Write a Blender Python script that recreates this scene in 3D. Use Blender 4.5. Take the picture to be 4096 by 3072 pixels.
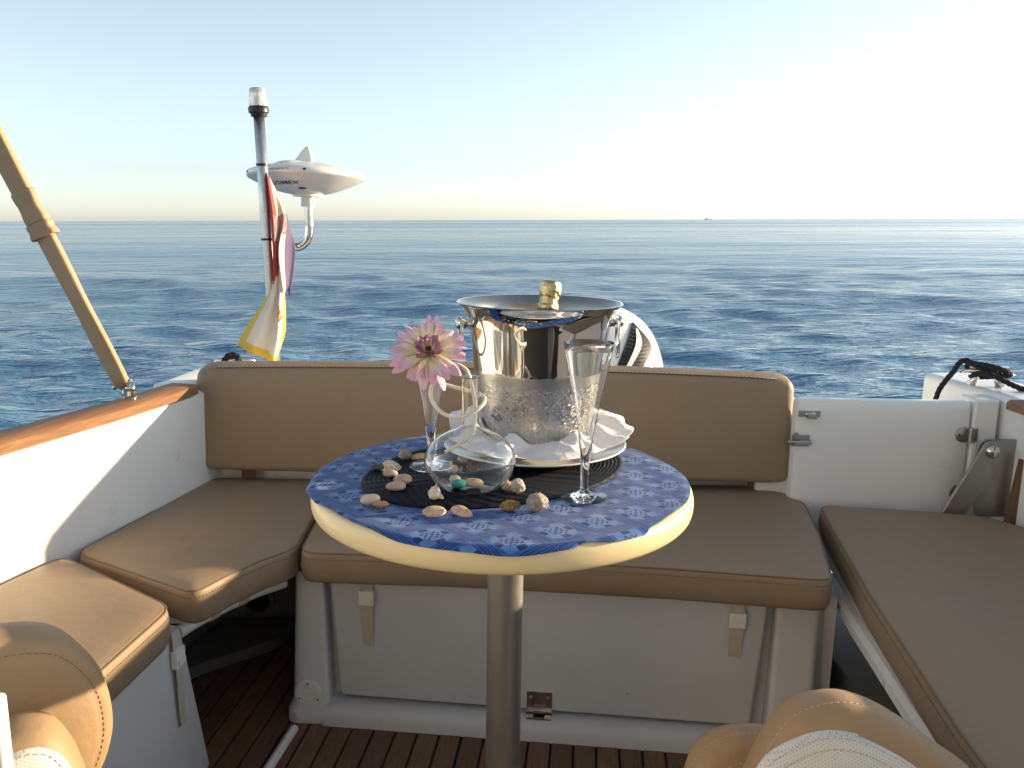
import bpy, bmesh, math, random
import numpy as np
from mathutils import Vector, Matrix, Euler, noise

R = math.radians
scene = bpy.context.scene
for o in list(bpy.data.objects):
    bpy.data.objects.remove(o)
C = scene.collection
random.seed(7)
rng = np.random.default_rng(11)

# ------------------------------------------------------------------ camera
cam_data = bpy.data.cameras.new('camera')
cam_data.sensor_width = 36.0
cam_data.lens = 29.96
cam_data.clip_start = 0.02
cam_data.clip_end = 60000
cam = bpy.data.objects.new('camera', cam_data)
C.objects.link(cam)
cam.matrix_world = (Matrix.Translation((0, 0, 0.98)) @ Matrix.Rotation(R(90 - 10.9), 4, 'X')
                    @ Matrix.Rotation(-0.0027, 4, 'Z'))
scene.camera = cam

# ------------------------------------------------------------------ sky and sun
SUN_EL = R(7.8)
SUN_AZ = R(73)          # clockwise from +Y (the camera looks along +Y)
world = bpy.data.worlds.new('World')
scene.world = world
world.use_nodes = True
wn = world.node_tree
wn.nodes.clear()
sky = wn.nodes.new('ShaderNodeTexSky')
sky.sky_type = 'NISHITA'
sky.sun_disc = False
sky.sun_elevation = SUN_EL
sky.sun_rotation = SUN_AZ
sky.altitude = 0
sky.air_density = 0.75
sky.dust_density = 0.4
sky.ozone_density = 2.2
bg = wn.nodes.new('ShaderNodeBackground')
bg.inputs['Strength'].default_value = 0.15
wo = wn.nodes.new('ShaderNodeOutputWorld')
hsv = wn.nodes.new('ShaderNodeHueSaturation')
hsv.inputs['Hue'].default_value = 0.476
hsv.inputs['Saturation'].default_value = 0.48
wn.links.new(sky.outputs[0], hsv.inputs['Color'])
wn.links.new(hsv.outputs[0], bg.inputs[0])
wn.links.new(bg.outputs[0], wo.inputs[0])

sd = bpy.data.lights.new('sun', 'SUN')
sd.energy = 4.8
sd.color = (1.0, 0.76, 0.46)
sd.angle = R(0.6)
sun = bpy.data.objects.new('sun', sd)
C.objects.link(sun)
svec = Vector((math.sin(SUN_AZ) * math.cos(SUN_EL), math.cos(SUN_AZ) * math.cos(SUN_EL), math.sin(SUN_EL)))
sun.rotation_euler = (-svec).to_track_quat('-Z', 'Y').to_euler()

scene.view_settings.view_transform = 'Standard'
scene.view_settings.look = 'None'
scene.view_settings.gamma = 1
scene.view_settings.exposure = 1.1
scene.view_settings.use_curve_mapping = False
cy = scene.cycles
cy.max_bounces = 14
cy.transmission_bounces = 12
cy.glossy_bounces = 6
cy.diffuse_bounces = 4
cy.caustics_reflective = True
cy.caustics_refractive = True
cy.sample_clamp_indirect = 6
cy.blur_glossy = 0.3

# ------------------------------------------------------------------ node helpers
class N:
    """a float socket with arithmetic that makes math nodes"""
    def __init__(s, nt, sock): s.nt, s.s = nt, sock
    def op(s, kind, *args):
        n = s.nt.nodes.new('ShaderNodeMath'); n.operation = kind
        for i, a in enumerate((s,) + args):
            if isinstance(a, N): s.nt.links.new(a.s, n.inputs[i])
            else: n.inputs[i].default_value = a
        return N(s.nt, n.outputs[0])
    def __add__(s, o): return s.op('ADD', o)
    def __sub__(s, o): return s.op('SUBTRACT', o)
    def __mul__(s, o): return s.op('MULTIPLY', o)
    def __truediv__(s, o): return s.op('DIVIDE', o)
    def abs(s): return s.op('ABSOLUTE')
    def fract(s): return s.op('FRACT')
    def floor(s): return s.op('FLOOR')
    def lt(s, o): return s.op('LESS_THAN', o)
    def gt(s, o): return s.op('GREATER_THAN', o)
    def max(s, o): return s.op('MAXIMUM', o)
    def min(s, o): return s.op('MINIMUM', o)
    def snap(s, o): return s.op('SNAP', o)
    def smooth(s, a, b):
        n = s.nt.nodes.new('ShaderNodeMapRange'); n.interpolation_type = 'SMOOTHSTEP'
        s.nt.links.new(s.s, n.inputs['Value'])
        n.inputs['From Min'].default_value = a; n.inputs['From Max'].default_value = b
        return N(s.nt, n.outputs[0])

MATS = {}
def new_mat(name):
    m = bpy.data.materials.new(name); m.use_nodes = True
    nt = m.node_tree
    p = nt.nodes['Principled BSDF']
    MATS[name] = m
    return m, nt, p

def setp(p, **kw):
    for k, v in kw.items():
        k = k.replace('_', ' ')
        for cand in (k, k.title(), k.capitalize()):
            if cand in p.inputs:
                p.inputs[cand].default_value = v
                break
        else:
            if k == 'ior': p.inputs['IOR'].default_value = v

def coords(nt, kind='Object', scale=None):
    tc = nt.nodes.new('ShaderNodeTexCoord')
    out = tc.outputs[kind]
    if scale is not None:
        mp = nt.nodes.new('ShaderNodeMapping')
        mp.inputs['Scale'].default_value = scale
        nt.links.new(out, mp.inputs[0]); out = mp.outputs[0]
    return out

def xyz(nt, vec):
    s = nt.nodes.new('ShaderNodeSeparateXYZ'); nt.links.new(vec, s.inputs[0])
    return N(nt, s.outputs[0]), N(nt, s.outputs[1]), N(nt, s.outputs[2])

def noise_tex(nt, vec, scale, detail=4, rough=0.55, dist=0.0):
    n = nt.nodes.new('ShaderNodeTexNoise')
    n.inputs['Scale'].default_value = scale; n.inputs['Detail'].default_value = detail
    n.inputs['Roughness'].default_value = rough; n.inputs['Distortion'].default_value = dist
    if vec is not None: nt.links.new(vec, n.inputs['Vector'])
    return n

def mix(nt, fac, a, b):
    n = nt.nodes.new('ShaderNodeMix'); n.data_type = 'RGBA'
    if isinstance(fac, N): fac = fac.s
    if hasattr(fac, 'links'): nt.links.new(fac, n.inputs[0])
    else: n.inputs[0].default_value = fac
    for i, c in ((6, a), (7, b)):
        if hasattr(c, 'links'): nt.links.new(c, n.inputs[i])
        else: n.inputs[i].default_value = tuple(c) + (1,) if len(c) == 3 else c
    return n.outputs[2]

def bump(nt, p, height, strength, dist=0.002):
    b = nt.nodes.new('ShaderNodeBump')
    b.inputs['Strength'].default_value = strength; b.inputs['Distance'].default_value = dist
    if isinstance(height, N): height = height.s
    nt.links.new(height, b.inputs['Height'])
    prev = p.inputs['Normal'].links
    if prev: nt.links.new(prev[0].from_socket, b.inputs['Normal'])
    nt.links.new(b.outputs[0], p.inputs['Normal'])

def simple(name, col, rough=0.5, metal=0.0, var=0.12, vscale=12, bscale=0, bstr=0.1, bdist=0.001, kind='Object', rvar=0.0, **kw):
    m, nt, p = new_mat(name)
    setp(p, Roughness=rough, Metallic=metal, **kw)
    v = coords(nt, kind)
    n = noise_tex(nt, v, vscale, 5)
    lo = [c * (1 - var) for c in col]; hi = [min(1, c * (1 + var)) for c in col]
    nt.links.new(mix(nt, n.outputs[0], lo, hi), p.inputs['Base Color'])
    if rvar:
        n3 = noise_tex(nt, v, vscale * 2.3, 5)
        r = (N(nt, n3.outputs[0]) - 0.5) * (2 * rvar) + rough
        nt.links.new(r.s, p.inputs['Roughness'])
    if bscale:
        n2 = noise_tex(nt, v, bscale, 3)
        bump(nt, p, n2.outputs[0], bstr, bdist)
    return m

def leather(name, col, rough=0.48):
    m, nt, p = new_mat(name)
    v = coords(nt)
    n = noise_tex(nt, v, 5, 6, 0.6)
    nf = noise_tex(nt, v, 220, 2)
    c = mix(nt, n.outputs[0], [x * 0.86 for x in col], [x * 1.13 for x in col])
    c = mix(nt, (N(nt, nf.outputs[0]) - 0.35).s, c, [x * 1.1 for x in col])
    nt.links.new(c, p.inputs['Base Color'])
    r = (N(nt, n.outputs[0]) - 0.5) * 0.25 + rough
    nt.links.new(r.s, p.inputs['Roughness'])
    vo = nt.nodes.new('ShaderNodeTexVoronoi'); vo.inputs['Scale'].default_value = 420
    nt.links.new(v, vo.inputs['Vector'])
    bump(nt, p, vo.outputs['Distance'], 0.12, 0.0006)
    n2 = noise_tex(nt, v, 9, 3)
    bump(nt, p, n2.outputs[0], 0.25, 0.012)
    n4 = noise_tex(nt, v, 34, 5, 0.6, 1.4)
    bump(nt, p, n4.outputs[0], 0.22, 0.004)
    return m

leather('tan_leather', (0.285, 0.205, 0.134), 0.56)
leather('tan_leather_warm', (0.35, 0.235, 0.130), 0.6)
simple('seam', (0.19, 0.13, 0.08), 0.6)
simple('thread', (0.62, 0.47, 0.26), 0.6)
def gelcoat(name, col, rough, grain):
    m, nt, p = new_mat(name)
    v = coords(nt)
    n = noise_tex(nt, v, 2.2, 8, 0.62)
    c = mix(nt, N(nt, n.outputs[0]).smooth(0.25, 0.75), [x * 0.94 for x in col], col)
    sc = noise_tex(nt, coords(nt, 'Object', (6, 6, 1.3)), 3.0, 8, 0.72, 0.3)       # faint run marks
    c = mix(nt, (N(nt, sc.outputs[0]).smooth(0.60, 0.78) * 0.16).s, c, (0.40, 0.37, 0.31))
    vo = nt.nodes.new('ShaderNodeTexVoronoi'); vo.inputs['Scale'].default_value = 16; nt.links.new(v, vo.inputs['Vector'])
    sel = xyz(nt, vo.outputs['Color'])[0].gt(0.86)
    c = mix(nt, (N(nt, vo.outputs['Distance']).lt(0.035) * sel * 0.6).s, c, (0.22, 0.17, 0.12))   # specks
    nt.links.new(c, p.inputs['Base Color'])
    nr = noise_tex(nt, v, 14, 6, 0.6)
    nt.links.new((N(nt, nr.outputs[0]) * 0.16 + (rough - 0.08)).s, p.inputs['Roughness'])
    nb = noise_tex(nt, v, grain[0], 3); bump(nt, p, nb.outputs[0], grain[1], grain[2])
gelcoat('gelcoat', (0.83, 0.84, 0.85), 0.30, (300, 0.05, 0.0004))
gelcoat('gelcoat_textured_shaded', (0.60, 0.615, 0.64), 0.42, (500, 0.14, 0.0006))  # greyer than the plain gelcoat: the low lockers' shade is put into the colour
simple('white_plastic', (0.78, 0.78, 0.75), 0.35, var=0.04)
simple('strap', (0.52, 0.46, 0.38), 0.8, bscale=900, bstr=0.4, bdist=0.0006)
simple('brown_strap', (0.16, 0.085, 0.04), 0.75, bscale=900, bstr=0.4, bdist=0.0006)
simple('steel', (0.62, 0.61, 0.59), 0.14, 1.0, var=0.06, vscale=30, rvar=0.06)
simple('satin_steel', (0.40, 0.39, 0.37), 0.26, 1.0, var=0.05, vscale=40, rvar=0.05)
simple('steel_brushed', (0.45, 0.45, 0.44), 0.36, 1.0, var=0.12, vscale=40, rvar=0.08)
simple('aluminium', (0.42, 0.41, 0.39), 0.42, 0.85, var=0.10, vscale=20, bscale=400, bstr=0.1, bdist=0.0004, rvar=0.08)
simple('galvanised', (0.55, 0.56, 0.56), 0.30, 0.9, var=0.22, vscale=45, rvar=0.12)
simple('bracket_metal', (0.34, 0.33, 0.30), 0.34, 0.75, var=0.16, vscale=25, rvar=0.1)
simple('black_plastic', (0.012, 0.012, 0.014), 0.4)
simple('black_rubber', (0.02, 0.018, 0.018), 0.7)
simple('rope', (0.014, 0.014, 0.022), 0.85, bscale=700, bstr=0.5)
simple('caulk', (0.012, 0.011, 0.012), 0.7)
simple('canvas', (0.40, 0.285, 0.18), 0.85, var=0.14, vscale=14, bscale=1100, bstr=0.5, bdist=0.0008)
simple('table_plastic', (0.80, 0.66, 0.40), 0.34, var=0.05, vscale=9, bscale=260, bstr=0.08, bdist=0.0008)
simple('porcelain', (0.82, 0.82, 0.80), 0.12, var=0.02)
simple('radome', (0.80, 0.78, 0.74), 0.3, var=0.03)
simple('ink', (0.012, 0.014, 0.03), 0.5)
simple('gold_foil', (0.62, 0.50, 0.27), 0.28, 1.0, var=0.2, vscale=60, bscale=170, bstr=0.7, bdist=0.004)
simple('red_label', (0.22, 0.012, 0.015), 0.4)
simple('bottle_glass', (0.006, 0.02, 0.008), 0.08)
simple('white_paint', (0.82, 0.82, 0.80), 0.12, var=0.015, Coat_Weight=0.6)
simple('dark_interior', (0.02, 0.02, 0.022), 0.6)
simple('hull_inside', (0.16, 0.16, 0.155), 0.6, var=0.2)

def wood(name, base, dark, ang, rough=0.5, grain=9.0):
    m, nt, p = new_mat(name)
    tc = nt.nodes.new('ShaderNodeTexCoord')
    mp = nt.nodes.new('ShaderNodeMapping')
    mp.inputs['Rotation'].default_value = (0, 0, ang)
    nt.links.new(tc.outputs['Object'], mp.inputs[0])
    mp2 = nt.nodes.new('ShaderNodeMapping'); mp2.inputs['Scale'].default_value = (grain, grain * 0.06, grain)
    nt.links.new(mp.outputs[0], mp2.inputs[0])
    n = noise_tex(nt, mp2.outputs[0], 14, 6, 0.65, 0.6)
    oi = nt.nodes.new('ShaderNodeObjectInfo')
    f = N(nt, n.outputs[0]).smooth(0.3, 0.72)
    c = mix(nt, f, dark, base)
    f2 = (N(nt, oi.outputs['Random']) * 0.5)
    c2 = mix(nt, f2, c, [x * 0.55 for x in dark])
    nt.links.new(c2, p.inputs['Base Color'])
    p.inputs['Roughness'].default_value = rough
    bump(nt, p, n.outputs[0], 0.25, 0.002)
    return m
wood('teak_rail', (0.36, 0.185, 0.085), (0.21, 0.10, 0.045), 0.18, 0.6)
wood('teak_deck', (0.23, 0.125, 0.072), (0.13, 0.068, 0.04), 0.1, 0.65, 22)

# clear glass
m, nt, p = new_mat('glass')
setp(p, Base_Color=(0.985, 0.99, 0.99, 1), Roughness=0.0, Transmission_Weight=1.0)
p.inputs['IOR'].default_value = 1.45
m, nt, p = new_mat('clear_droplet')
setp(p, Base_Color=(1, 1, 1, 1), Roughness=0.0, Transmission_Weight=1.0)
p.inputs['IOR'].default_value = 1.33
# lamp lens: frosted clear plastic
m, nt, p = new_mat('lens_plastic')
setp(p, Base_Color=(0.92, 0.92, 0.88, 1), Roughness=0.25, Transmission_Weight=0.65)

# polished bucket steel; the lower part carries a film of condensation
m, nt, p = new_mat('bucket_steel')
v = coords(nt)
x_, y_, z_ = xyz(nt, v)
n = noise_tex(nt, v, 16, 4)
n2 = noise_tex(nt, v, 90, 3)
edge = z_ + (N(nt, n.outputs[0]) - 0.5) * 0.012
film = edge.smooth(0.1275, 0.1215)
run0 = noise_tex(nt, coords(nt, 'Object', (150, 150, 5)), 1.0, 4)
clear = N(nt, run0.outputs[0]).smooth(0.54, 0.66) * z_.smooth(0.10, 0.035)
mott = N(nt, noise_tex(nt, v, 260, 3).outputs[0]).smooth(0.42, 0.62)
film = film * (clear * -0.85 + 1.0) * (mott * z_.smooth(0.118, 0.10) * -0.35 + 1.0)
rr = film * 0.30 + 0.025 + (N(nt, n2.outputs[0]) - 0.5) * 0.03
nt.links.new(rr.s, p.inputs['Roughness'])
nt.links.new(mix(nt, film, (0.72, 0.70, 0.665), (0.46, 0.45, 0.43)), p.inputs['Base Color'])
p.inputs['Metallic'].default_value = 1.0
run_map = coords(nt, 'Object', (120, 120, 9))
n3 = noise_tex(nt, run_map, 1.0, 3)
bump(nt, p, (N(nt, n3.outputs[0]) * film), 0.15, 0.002)
vd = nt.nodes.new('ShaderNodeTexVoronoi'); vd.inputs['Scale'].default_value = 430
nt.links.new(v, vd.inputs['Vector'])
bump(nt, p, N(nt, vd.outputs['Distance']).smooth(0.5, 0.1) * xyz(nt, vd.outputs['Color'])[0].gt(0.45) * edge.smooth(0.114, 0.100), 0.5, 0.0013)
nw = noise_tex(nt, coords(nt, 'Object', (9, 9, 3)), 1.0, 2)
bump(nt, p, nw.outputs[0], 0.05, 0.01)

# damask cloth
m, nt, p = new_mat('damask')
tc = coords(nt, 'UV')
mp = nt.nodes.new('ShaderNodeMapping'); mp.inputs['Rotation'].default_value = (0, 0, R(8))
nt.links.new(tc, mp.inputs[0])
X_, Y_, Z_ = xyz(nt, mp.outputs[0])
X_ = X_.snap(0.0012); Y_ = Y_.snap(0.0012)
pp = X_ / 0.096 + Y_ / 0.084
qq = X_ / 0.096 - Y_ / 0.084
fp = (pp.fract() - 0.5); fq = (qq.fract() - 0.5)
ap, aq = fp.abs(), fq.abs()
dm = (ap.max(aq) * -1) + 0.5                     # distance to the cell border
lines = dm.gt(0.02) * dm.lt(0.125) * (((dm - 0.02) * 19.0).fract().lt(0.5))
core = ap.max(aq).lt(0.17)
chk = ((fp * 14.7).floor() + (fq * 14.7).floor()) * 0.5
chk = chk.fract().gt(0.25) * core
sol1 = ap.lt(0.09) * aq.gt(0.22) * aq.lt(0.35)
sol2 = aq.lt(0.09) * ap.gt(0.22) * ap.lt(0.35)
pat = lines.max(chk).max(sol1).max(sol2)
nz = noise_tex(nt, tc, 22, 4)
wob = noise_tex(nt, tc, 400, 2)
ca = mix(nt, nz.outputs[0], (0.078, 0.180, 0.45), (0.100, 0.210, 0.49))      # pale satin diamonds
cm = mix(nt, nz.outputs[0], (0.022, 0.090, 0.32), (0.034, 0.112, 0.36))      # blue ground
cb = mix(nt, nz.outputs[0], (0.008, 0.030, 0.135), (0.014, 0.042, 0.17))
dia = (ap + aq * 0.25).max(aq + ap * 0.25).lt(0.36)
nt.links.new(mix(nt, pat, mix(nt, dia, cm, ca), cb), p.inputs['Base Color'])
nt.links.new((pat * 0.3 + 0.5).s, p.inputs['Roughness'])
setp(p, Specular_IOR_Level=0.22)
setp(p, Sheen_Weight=0.12, Sheen_Roughness=0.4)
wv = nt.nodes.new('ShaderNodeTexWave'); wv.inputs['Scale'].default_value = 260
nt.links.new(tc, wv.inputs['Vector'])
bump(nt, p, wv.outputs[0], 0.12, 0.0006)
bump(nt, p, pat, 0.25, 0.0006)
bump(nt, p, nz.outputs[0], 0.25, 0.01)

# woven placemat
m, nt, p = new_mat('woven_mat')
v = coords(nt)
X_, Y_, Z_ = xyz(nt, v)
rad = (X_ * X_ + Y_ * Y_).op('SQRT')
ang = Y_.op('ARCTAN2', X_)
tw = ((ang * rad * 260.0) + ((rad / 0.0062).floor() * 1.7)).op('SINE')
nz = noise_tex(nt, v, 500, 2)
nt.links.new(mix(nt, nz.outputs[0], (0.002, 0.004, 0.009), (0.008, 0.013, 0.024)), p.inputs['Base Color'])
p.inputs['Roughness'].default_value = 0.6
setp(p, Specular_IOR_Level=0.2)
bump(nt, p, tw, 0.6, 0.0012)

simple('napkin_cloth', (0.80, 0.79, 0.83), 0.8, var=0.02, bscale=1400, bstr=0.25, bdist=0.0005, Sheen_Weight=0.2)
nt = MATS['napkin_cloth'].node_tree
bump(nt, nt.nodes['Principled BSDF'], noise_tex(nt, coords(nt), 55, 4, 0.6, 1.2).outputs[0], 0.5, 0.004)

# flower petals: cream at the foot, pink at the tip (object X runs along the petal)
def petal_mat(name, foot, tip, a, b):
    m, nt, p = new_mat(name)
    v = coords(nt)
    X_, Y_, Z_ = xyz(nt, v)
    n = noise_tex(nt, coords(nt, 'Object', (20, 600, 20)), 1, 3)
    f = (X_ + (N(nt, n.outputs[0]) - 0.5) * 0.012).smooth(a, b)
    nt.links.new(mix(nt, f, foot, tip), p.inputs['Base Color'])
    p.inputs['Roughness'].default_value = 0.6
    setp(p, Subsurface_Weight=0.25, Subsurface_Scale=0.004)
    bump(nt, p, n.outputs[0], 0.3, 0.001)
petal_mat('petal_outer', (0.84, 0.78, 0.50), (0.72, 0.45, 0.64), 0.016, 0.046)
petal_mat('petal_inner', (0.72, 0.58, 0.42), (0.46, 0.20, 0.36), 0.006, 0.020)
simple('flower_disc', (0.07, 0.045, 0.02), 0.8, var=0.5, vscale=500, bscale=500, bstr=1)
simple('stem_coating', (0.70, 0.67, 0.60), 0.35, var=0.08, vscale=60)

# stones and shells
def stone(name, a, b, scale=120, pits=0.6):
    m, nt, p = new_mat(name)
    v = coords(nt)
    n = noise_tex(nt, v, scale, 6, 0.65)
    nt.links.new(mix(nt, N(nt, n.outputs[0]).smooth(0.3, 0.7), a, b), p.inputs['Base Color'])
    p.inputs['Roughness'].default_value = 0.8
    bump(nt, p, n.outputs[0], pits, 0.003)
stone('stone_grey', (0.22, 0.19, 0.16), (0.46, 0.41, 0.35), 220, 0.9)
stone('stone_white', (0.36, 0.34, 0.31), (0.68, 0.65, 0.60), 190, 0.9)
stone('stone_brown', (0.13, 0.075, 0.03), (0.42, 0.27, 0.11), 230, 0.9)
stone('stone_dark', (0.05, 0.05, 0.05), (0.11, 0.11, 0.105), 90, 0.3)
stone('pebble_cream', (0.52, 0.42, 0.31), (0.66, 0.56, 0.44), 60, 0.15)
stone('pebble_mauve', (0.36, 0.27, 0.24), (0.52, 0.42, 0.37), 60, 0.15)
stone('pebble_red', (0.36, 0.16, 0.11), (0.50, 0.26, 0.18), 60, 0.2)
stone('shell_white', (0.50, 0.42, 0.33), (0.74, 0.68, 0.60), 110, 0.3)
stone('shell_pink', (0.50, 0.26, 0.20), (0.74, 0.55, 0.45), 110, 0.3)
stone('shell_peach', (0.46, 0.29, 0.18), (0.68, 0.50, 0.36), 60, 0.2)
stone('turquoise', (0.03, 0.26, 0.25), (0.10, 0.46, 0.42), 100, 0.4)
# limpet: pale with dark ribs
m, nt, p = new_mat('limpet_shell')
v = coords(nt)
X_, Y_, Z_ = xyz(nt, v)
ang = Y_.op('ARCTAN2', X_)
n = noise_tex(nt, v, 160, 4)
rb = ((ang * 17.0) + (N(nt, n.outputs[0]) * 2.5)).op('SINE').smooth(0.35, 0.9)
nt.links.new(mix(nt, rb * N(nt, n.outputs[0]).smooth(0.35, 0.6), (0.66, 0.60, 0.50), (0.14, 0.09, 0.06)), p.inputs['Base Color'])
p.inputs['Roughness'].default_value = 0.6
# perforated white leather
m, nt, p = new_mat('perforated_white')
v = coords(nt, 'UV')
X_, Y_, Z_ = xyz(nt, v)
gx = (X_ / 0.0034).fract() - 0.5; gy = (Y_ / 0.0034 + (X_ / 0.0034).floor() * 0.5).fract() - 0.5
hole = (gx * gx + gy * gy).lt(0.028)
n = noise_tex(nt, coords(nt), 30, 4)
nt.links.new(mix(nt, hole, mix(nt, n.outputs[0], (0.66, 0.65, 0.61), (0.73, 0.72, 0.68)), (0.36, 0.35, 0.33)), p.inputs['Base Color'])
p.inputs['Roughness'].default_value = 0.42
bump(nt, p, (hole * -1.0), 0.5, 0.0008)

# sea water: ripples too small for the mesh are bump close by and surface roughness farther out
m, nt, p = new_mat('sea_water')
setp(p, Base_Color=(0.042, 0.170, 0.305, 1))
p.inputs['IOR'].default_value = 1.333
X_, Y_, Z_ = xyz(nt, coords(nt))
rad = (X_ * X_ + Y_ * Y_).op('SQRT')
patch = noise_tex(nt, coords(nt, 'Object', (0.0012, 0.006, 1)), 1.0, 10, 0.78)
far = rad.op('LOGARITHM', 10.0).smooth(0.75, 2.0)
rg = far * 0.02 + 0.05 + far * N(nt, patch.outputs[0]).smooth(0.36, 0.64) * 0.20
nt.links.new(rg.s, p.inputs['Roughness'])
v = coords(nt, 'Object', (0.5, 1.4, 1.0))
na = noise_tex(nt, v, 2.8, 4, 0.66, 0.4)
nb = noise_tex(nt, v, 10.0, 3, 0.6, 0.4)
nc_ = noise_tex(nt, v, 0.9, 4, 0.6, 0.3)
bump(nt, p, na.outputs[0], 1.0, 0.075)
bump(nt, p, nb.outputs[0], 1.0, 0.02)
bump(nt, p, nc_.outputs[0], 1.0, 0.10)
vf = coords(nt, 'Object', (0.35, 1.0, 1.0))
nd = noise_tex(nt, vf, 0.22, 4, 0.65, 0.2)
ne = noise_tex(nt, vf, 0.06, 4, 0.65, 0.2)
bump(nt, p, N(nt, nd.outputs[0]) * rad.smooth(8, 30), 1.0, 0.75)
bump(nt, p, N(nt, ne.outputs[0]) * rad.smooth(40, 140), 1.0, 2.6)

# ------------------------------------------------------------------ object helpers
WLOC = {}
def link(o, parent=None, world=True):
    C.objects.link(o)
    if parent is not None:
        o.parent = parent
        if world:                      # mesh is written in boat coordinates
            o.location = -WLOC[parent.name]
            WLOC[o.name] = Vector((0, 0, 0))
        else:
            WLOC[o.name] = WLOC[parent.name] + o.location
    else:
        WLOC[o.name] = Vector(o.location)
    return o

def tag(o, label, cat, group=None):
    o['label'] = label; o['category'] = cat
    if group: o['group'] = group
    return o

def thing(name, base, label, cat, group=None):
    o = bpy.data.objects.new(name, None)
    o.empty_display_size = 0.05
    o.location = base
    link(o)
    return tag(o, label, cat, group)

def mesh_from(verts, faces, mat, smooth=None):
    me = bpy.data.meshes.new('m')
    me.from_pydata([tuple(v) for v in verts], [], [tuple(f) for f in faces])
    bm = bmesh.new(); bm.from_mesh(me)
    bmesh.ops.remove_doubles(bm, verts=bm.verts, dist=2e-6)
    bmesh.ops.recalc_face_normals(bm, faces=bm.faces)
    bm.to_mesh(me); bm.free()
    if mat: me.materials.append(MATS[mat])
    if smooth is not None:
        for poly in me.polygons: poly.use_smooth = len(poly.vertices) < 7
        if smooth < 180: me.set_sharp_from_angle(angle=R(smooth))
    return me

class G:
    """collects shapes into one mesh"""
    def __init__(s): s.v, s.f = [], []
    def add(s, verts, faces, M=None):
        b = len(s.v)
        for q in verts:
            q = Vector(q)
            s.v.append(M @ q if M is not None else q)
        s.f += [tuple(i + b for i in f) for f in faces]
        return s
    def box(s, x0, x1, y0, y1, z0, z1, M=None):
        vs = [(x, y, z) for x in (x0, x1) for y in (y0, y1) for z in (z0, z1)]
        return s.add(vs, [(0, 1, 3, 2), (4, 6, 7, 5), (0, 4, 5, 1), (2, 3, 7, 6), (0, 2, 6, 4), (1, 5, 7, 3)], M)
    def rings(s, rings, close=True, cap0=True, cap1=True, M=None):
        n = len(rings[0]); vs = [p for r in rings for p in r]; fs = []
        for i in range(len(rings) - 1):
            for j in range(n if close else n - 1):
                k = (j + 1) % n
                fs.append((i * n + j, i * n + k, (i + 1) * n + k, (i + 1) * n + j))
        if cap0: fs.append(tuple(range(n))[::-1])
        if cap1: fs.append(tuple((len(rings) - 1) * n + j for j in range(n)))
        return s.add(vs, fs, M)
    def lathe(s, prof, seg=48, M=None, wob=None):
        rs = []
        for r, z in prof:
            rs.append([((r if r > 1e-6 else 1e-5) * math.cos(2 * math.pi * j / seg), (r if r > 1e-6 else 1e-5) * math.sin(2 * math.pi * j / seg), z) for j in range(seg)])
        return s.rings(rs, True, False, False, M)
    def tube(s, path, r, n=10, closed=False, M=None):
        P = [Vector(q) for q in path]; L = len(P)
        rad = r if isinstance(r, (list, tuple)) else [r] * L
        T = []
        for i in range(L):
            a = P[(i - 1) % L] if (closed or i > 0) else P[i]
            b = P[(i + 1) % L] if (closed or i < L - 1) else P[i]
            T.append((b - a).normalized())
        up = Vector((0, 0, 1)) if abs(T[0].z) < 0.9 else Vector((1, 0, 0))
        nrm = (up - T[0] * up.dot(T[0])).normalized(); rs = []
        for i in range(L):
            nrm = (nrm - T[i] * nrm.dot(T[i])).normalized(); bn = T[i].cross(nrm)
            rs.append([P[i] + (nrm * math.cos(2 * math.pi * j / n) + bn * math.sin(2 * math.pi * j / n)) * rad[i] for j in range(n)])
        if closed: rs.append(rs[0])
        return s.rings(rs, True, not closed, not closed, M)
    def ball(s, c, r, n=12, sq=(1, 1, 1), M=None):
        rs = []
        for i in range(1, n):
            t = math.pi * i / n
            rs.append([(c[0] + sq[0] * r * math.sin(t) * math.cos(2 * math.pi * j / (2 * n)), c[1] + sq[1] * r * math.sin(t) * math.sin(2 * math.pi * j / (2 * n)), c[2] - sq[2] * r * math.cos(t)) for j in range(2 * n)])
        return s.rings(rs, True, True, True, M)
    def prism(s, poly, z0, z1, M=None):
        return s.rings([[(x, y, z0) for x, y in poly], [(x, y, z1) for x, y in poly]], True, True, True, M)
    def obj(s, name, mat, parent=None, smooth=40, world=True, loc=None, bevel=0, seg=2):
        me = mesh_from(s.v, s.f, mat, smooth)
        me.name = name
        o = bpy.data.objects.new(name, me)
        if loc is not None: o.location = loc
        link(o, parent, world)
        if bevel:
            b = o.modifiers.new('bevel', 'BEVEL'); b.width = bevel; b.segments = seg
            b.limit_method = 'ANGLE'; b.angle_limit = R(35); b.harden_normals = True
        return o

def copy_tree(o, parent=None):
    c = o.copy(); C.objects.link(c); c.parent = parent
    WLOC[c.name] = Vector(o.location)
    for ch in [x for x in o.children]: copy_tree(ch, c)
    return c

def spline(pts, n=8, closed=False):
    P = [Vector(p) for p in pts]; out = []; L = len(P)
    for i in range(L if closed else L - 1):
        p0 = P[(i - 1) % L] if (closed or i > 0) else P[i] * 2 - P[i + 1]
        p1, p2 = P[i], P[(i + 1) % L]
        p3 = P[(i + 2) % L] if (closed or i < L - 2) else P[i + 1] * 2 - P[i]
        for k in range(n):
            t = k / n
            out.append(0.5 * ((2 * p1) + (p2 - p0) * t + (2 * p0 - 5 * p1 + 4 * p2 - p3) * t * t + (3 * p1 - p0 - 3 * p2 + p3) * t ** 3))
    if not closed: out.append(P[-1])
    return out

def sp2(pts, n=8, closed=False):
    return [(p.x, p.y) for p in spline([(a, b, 0) for a, b in pts], n, closed)]

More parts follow.
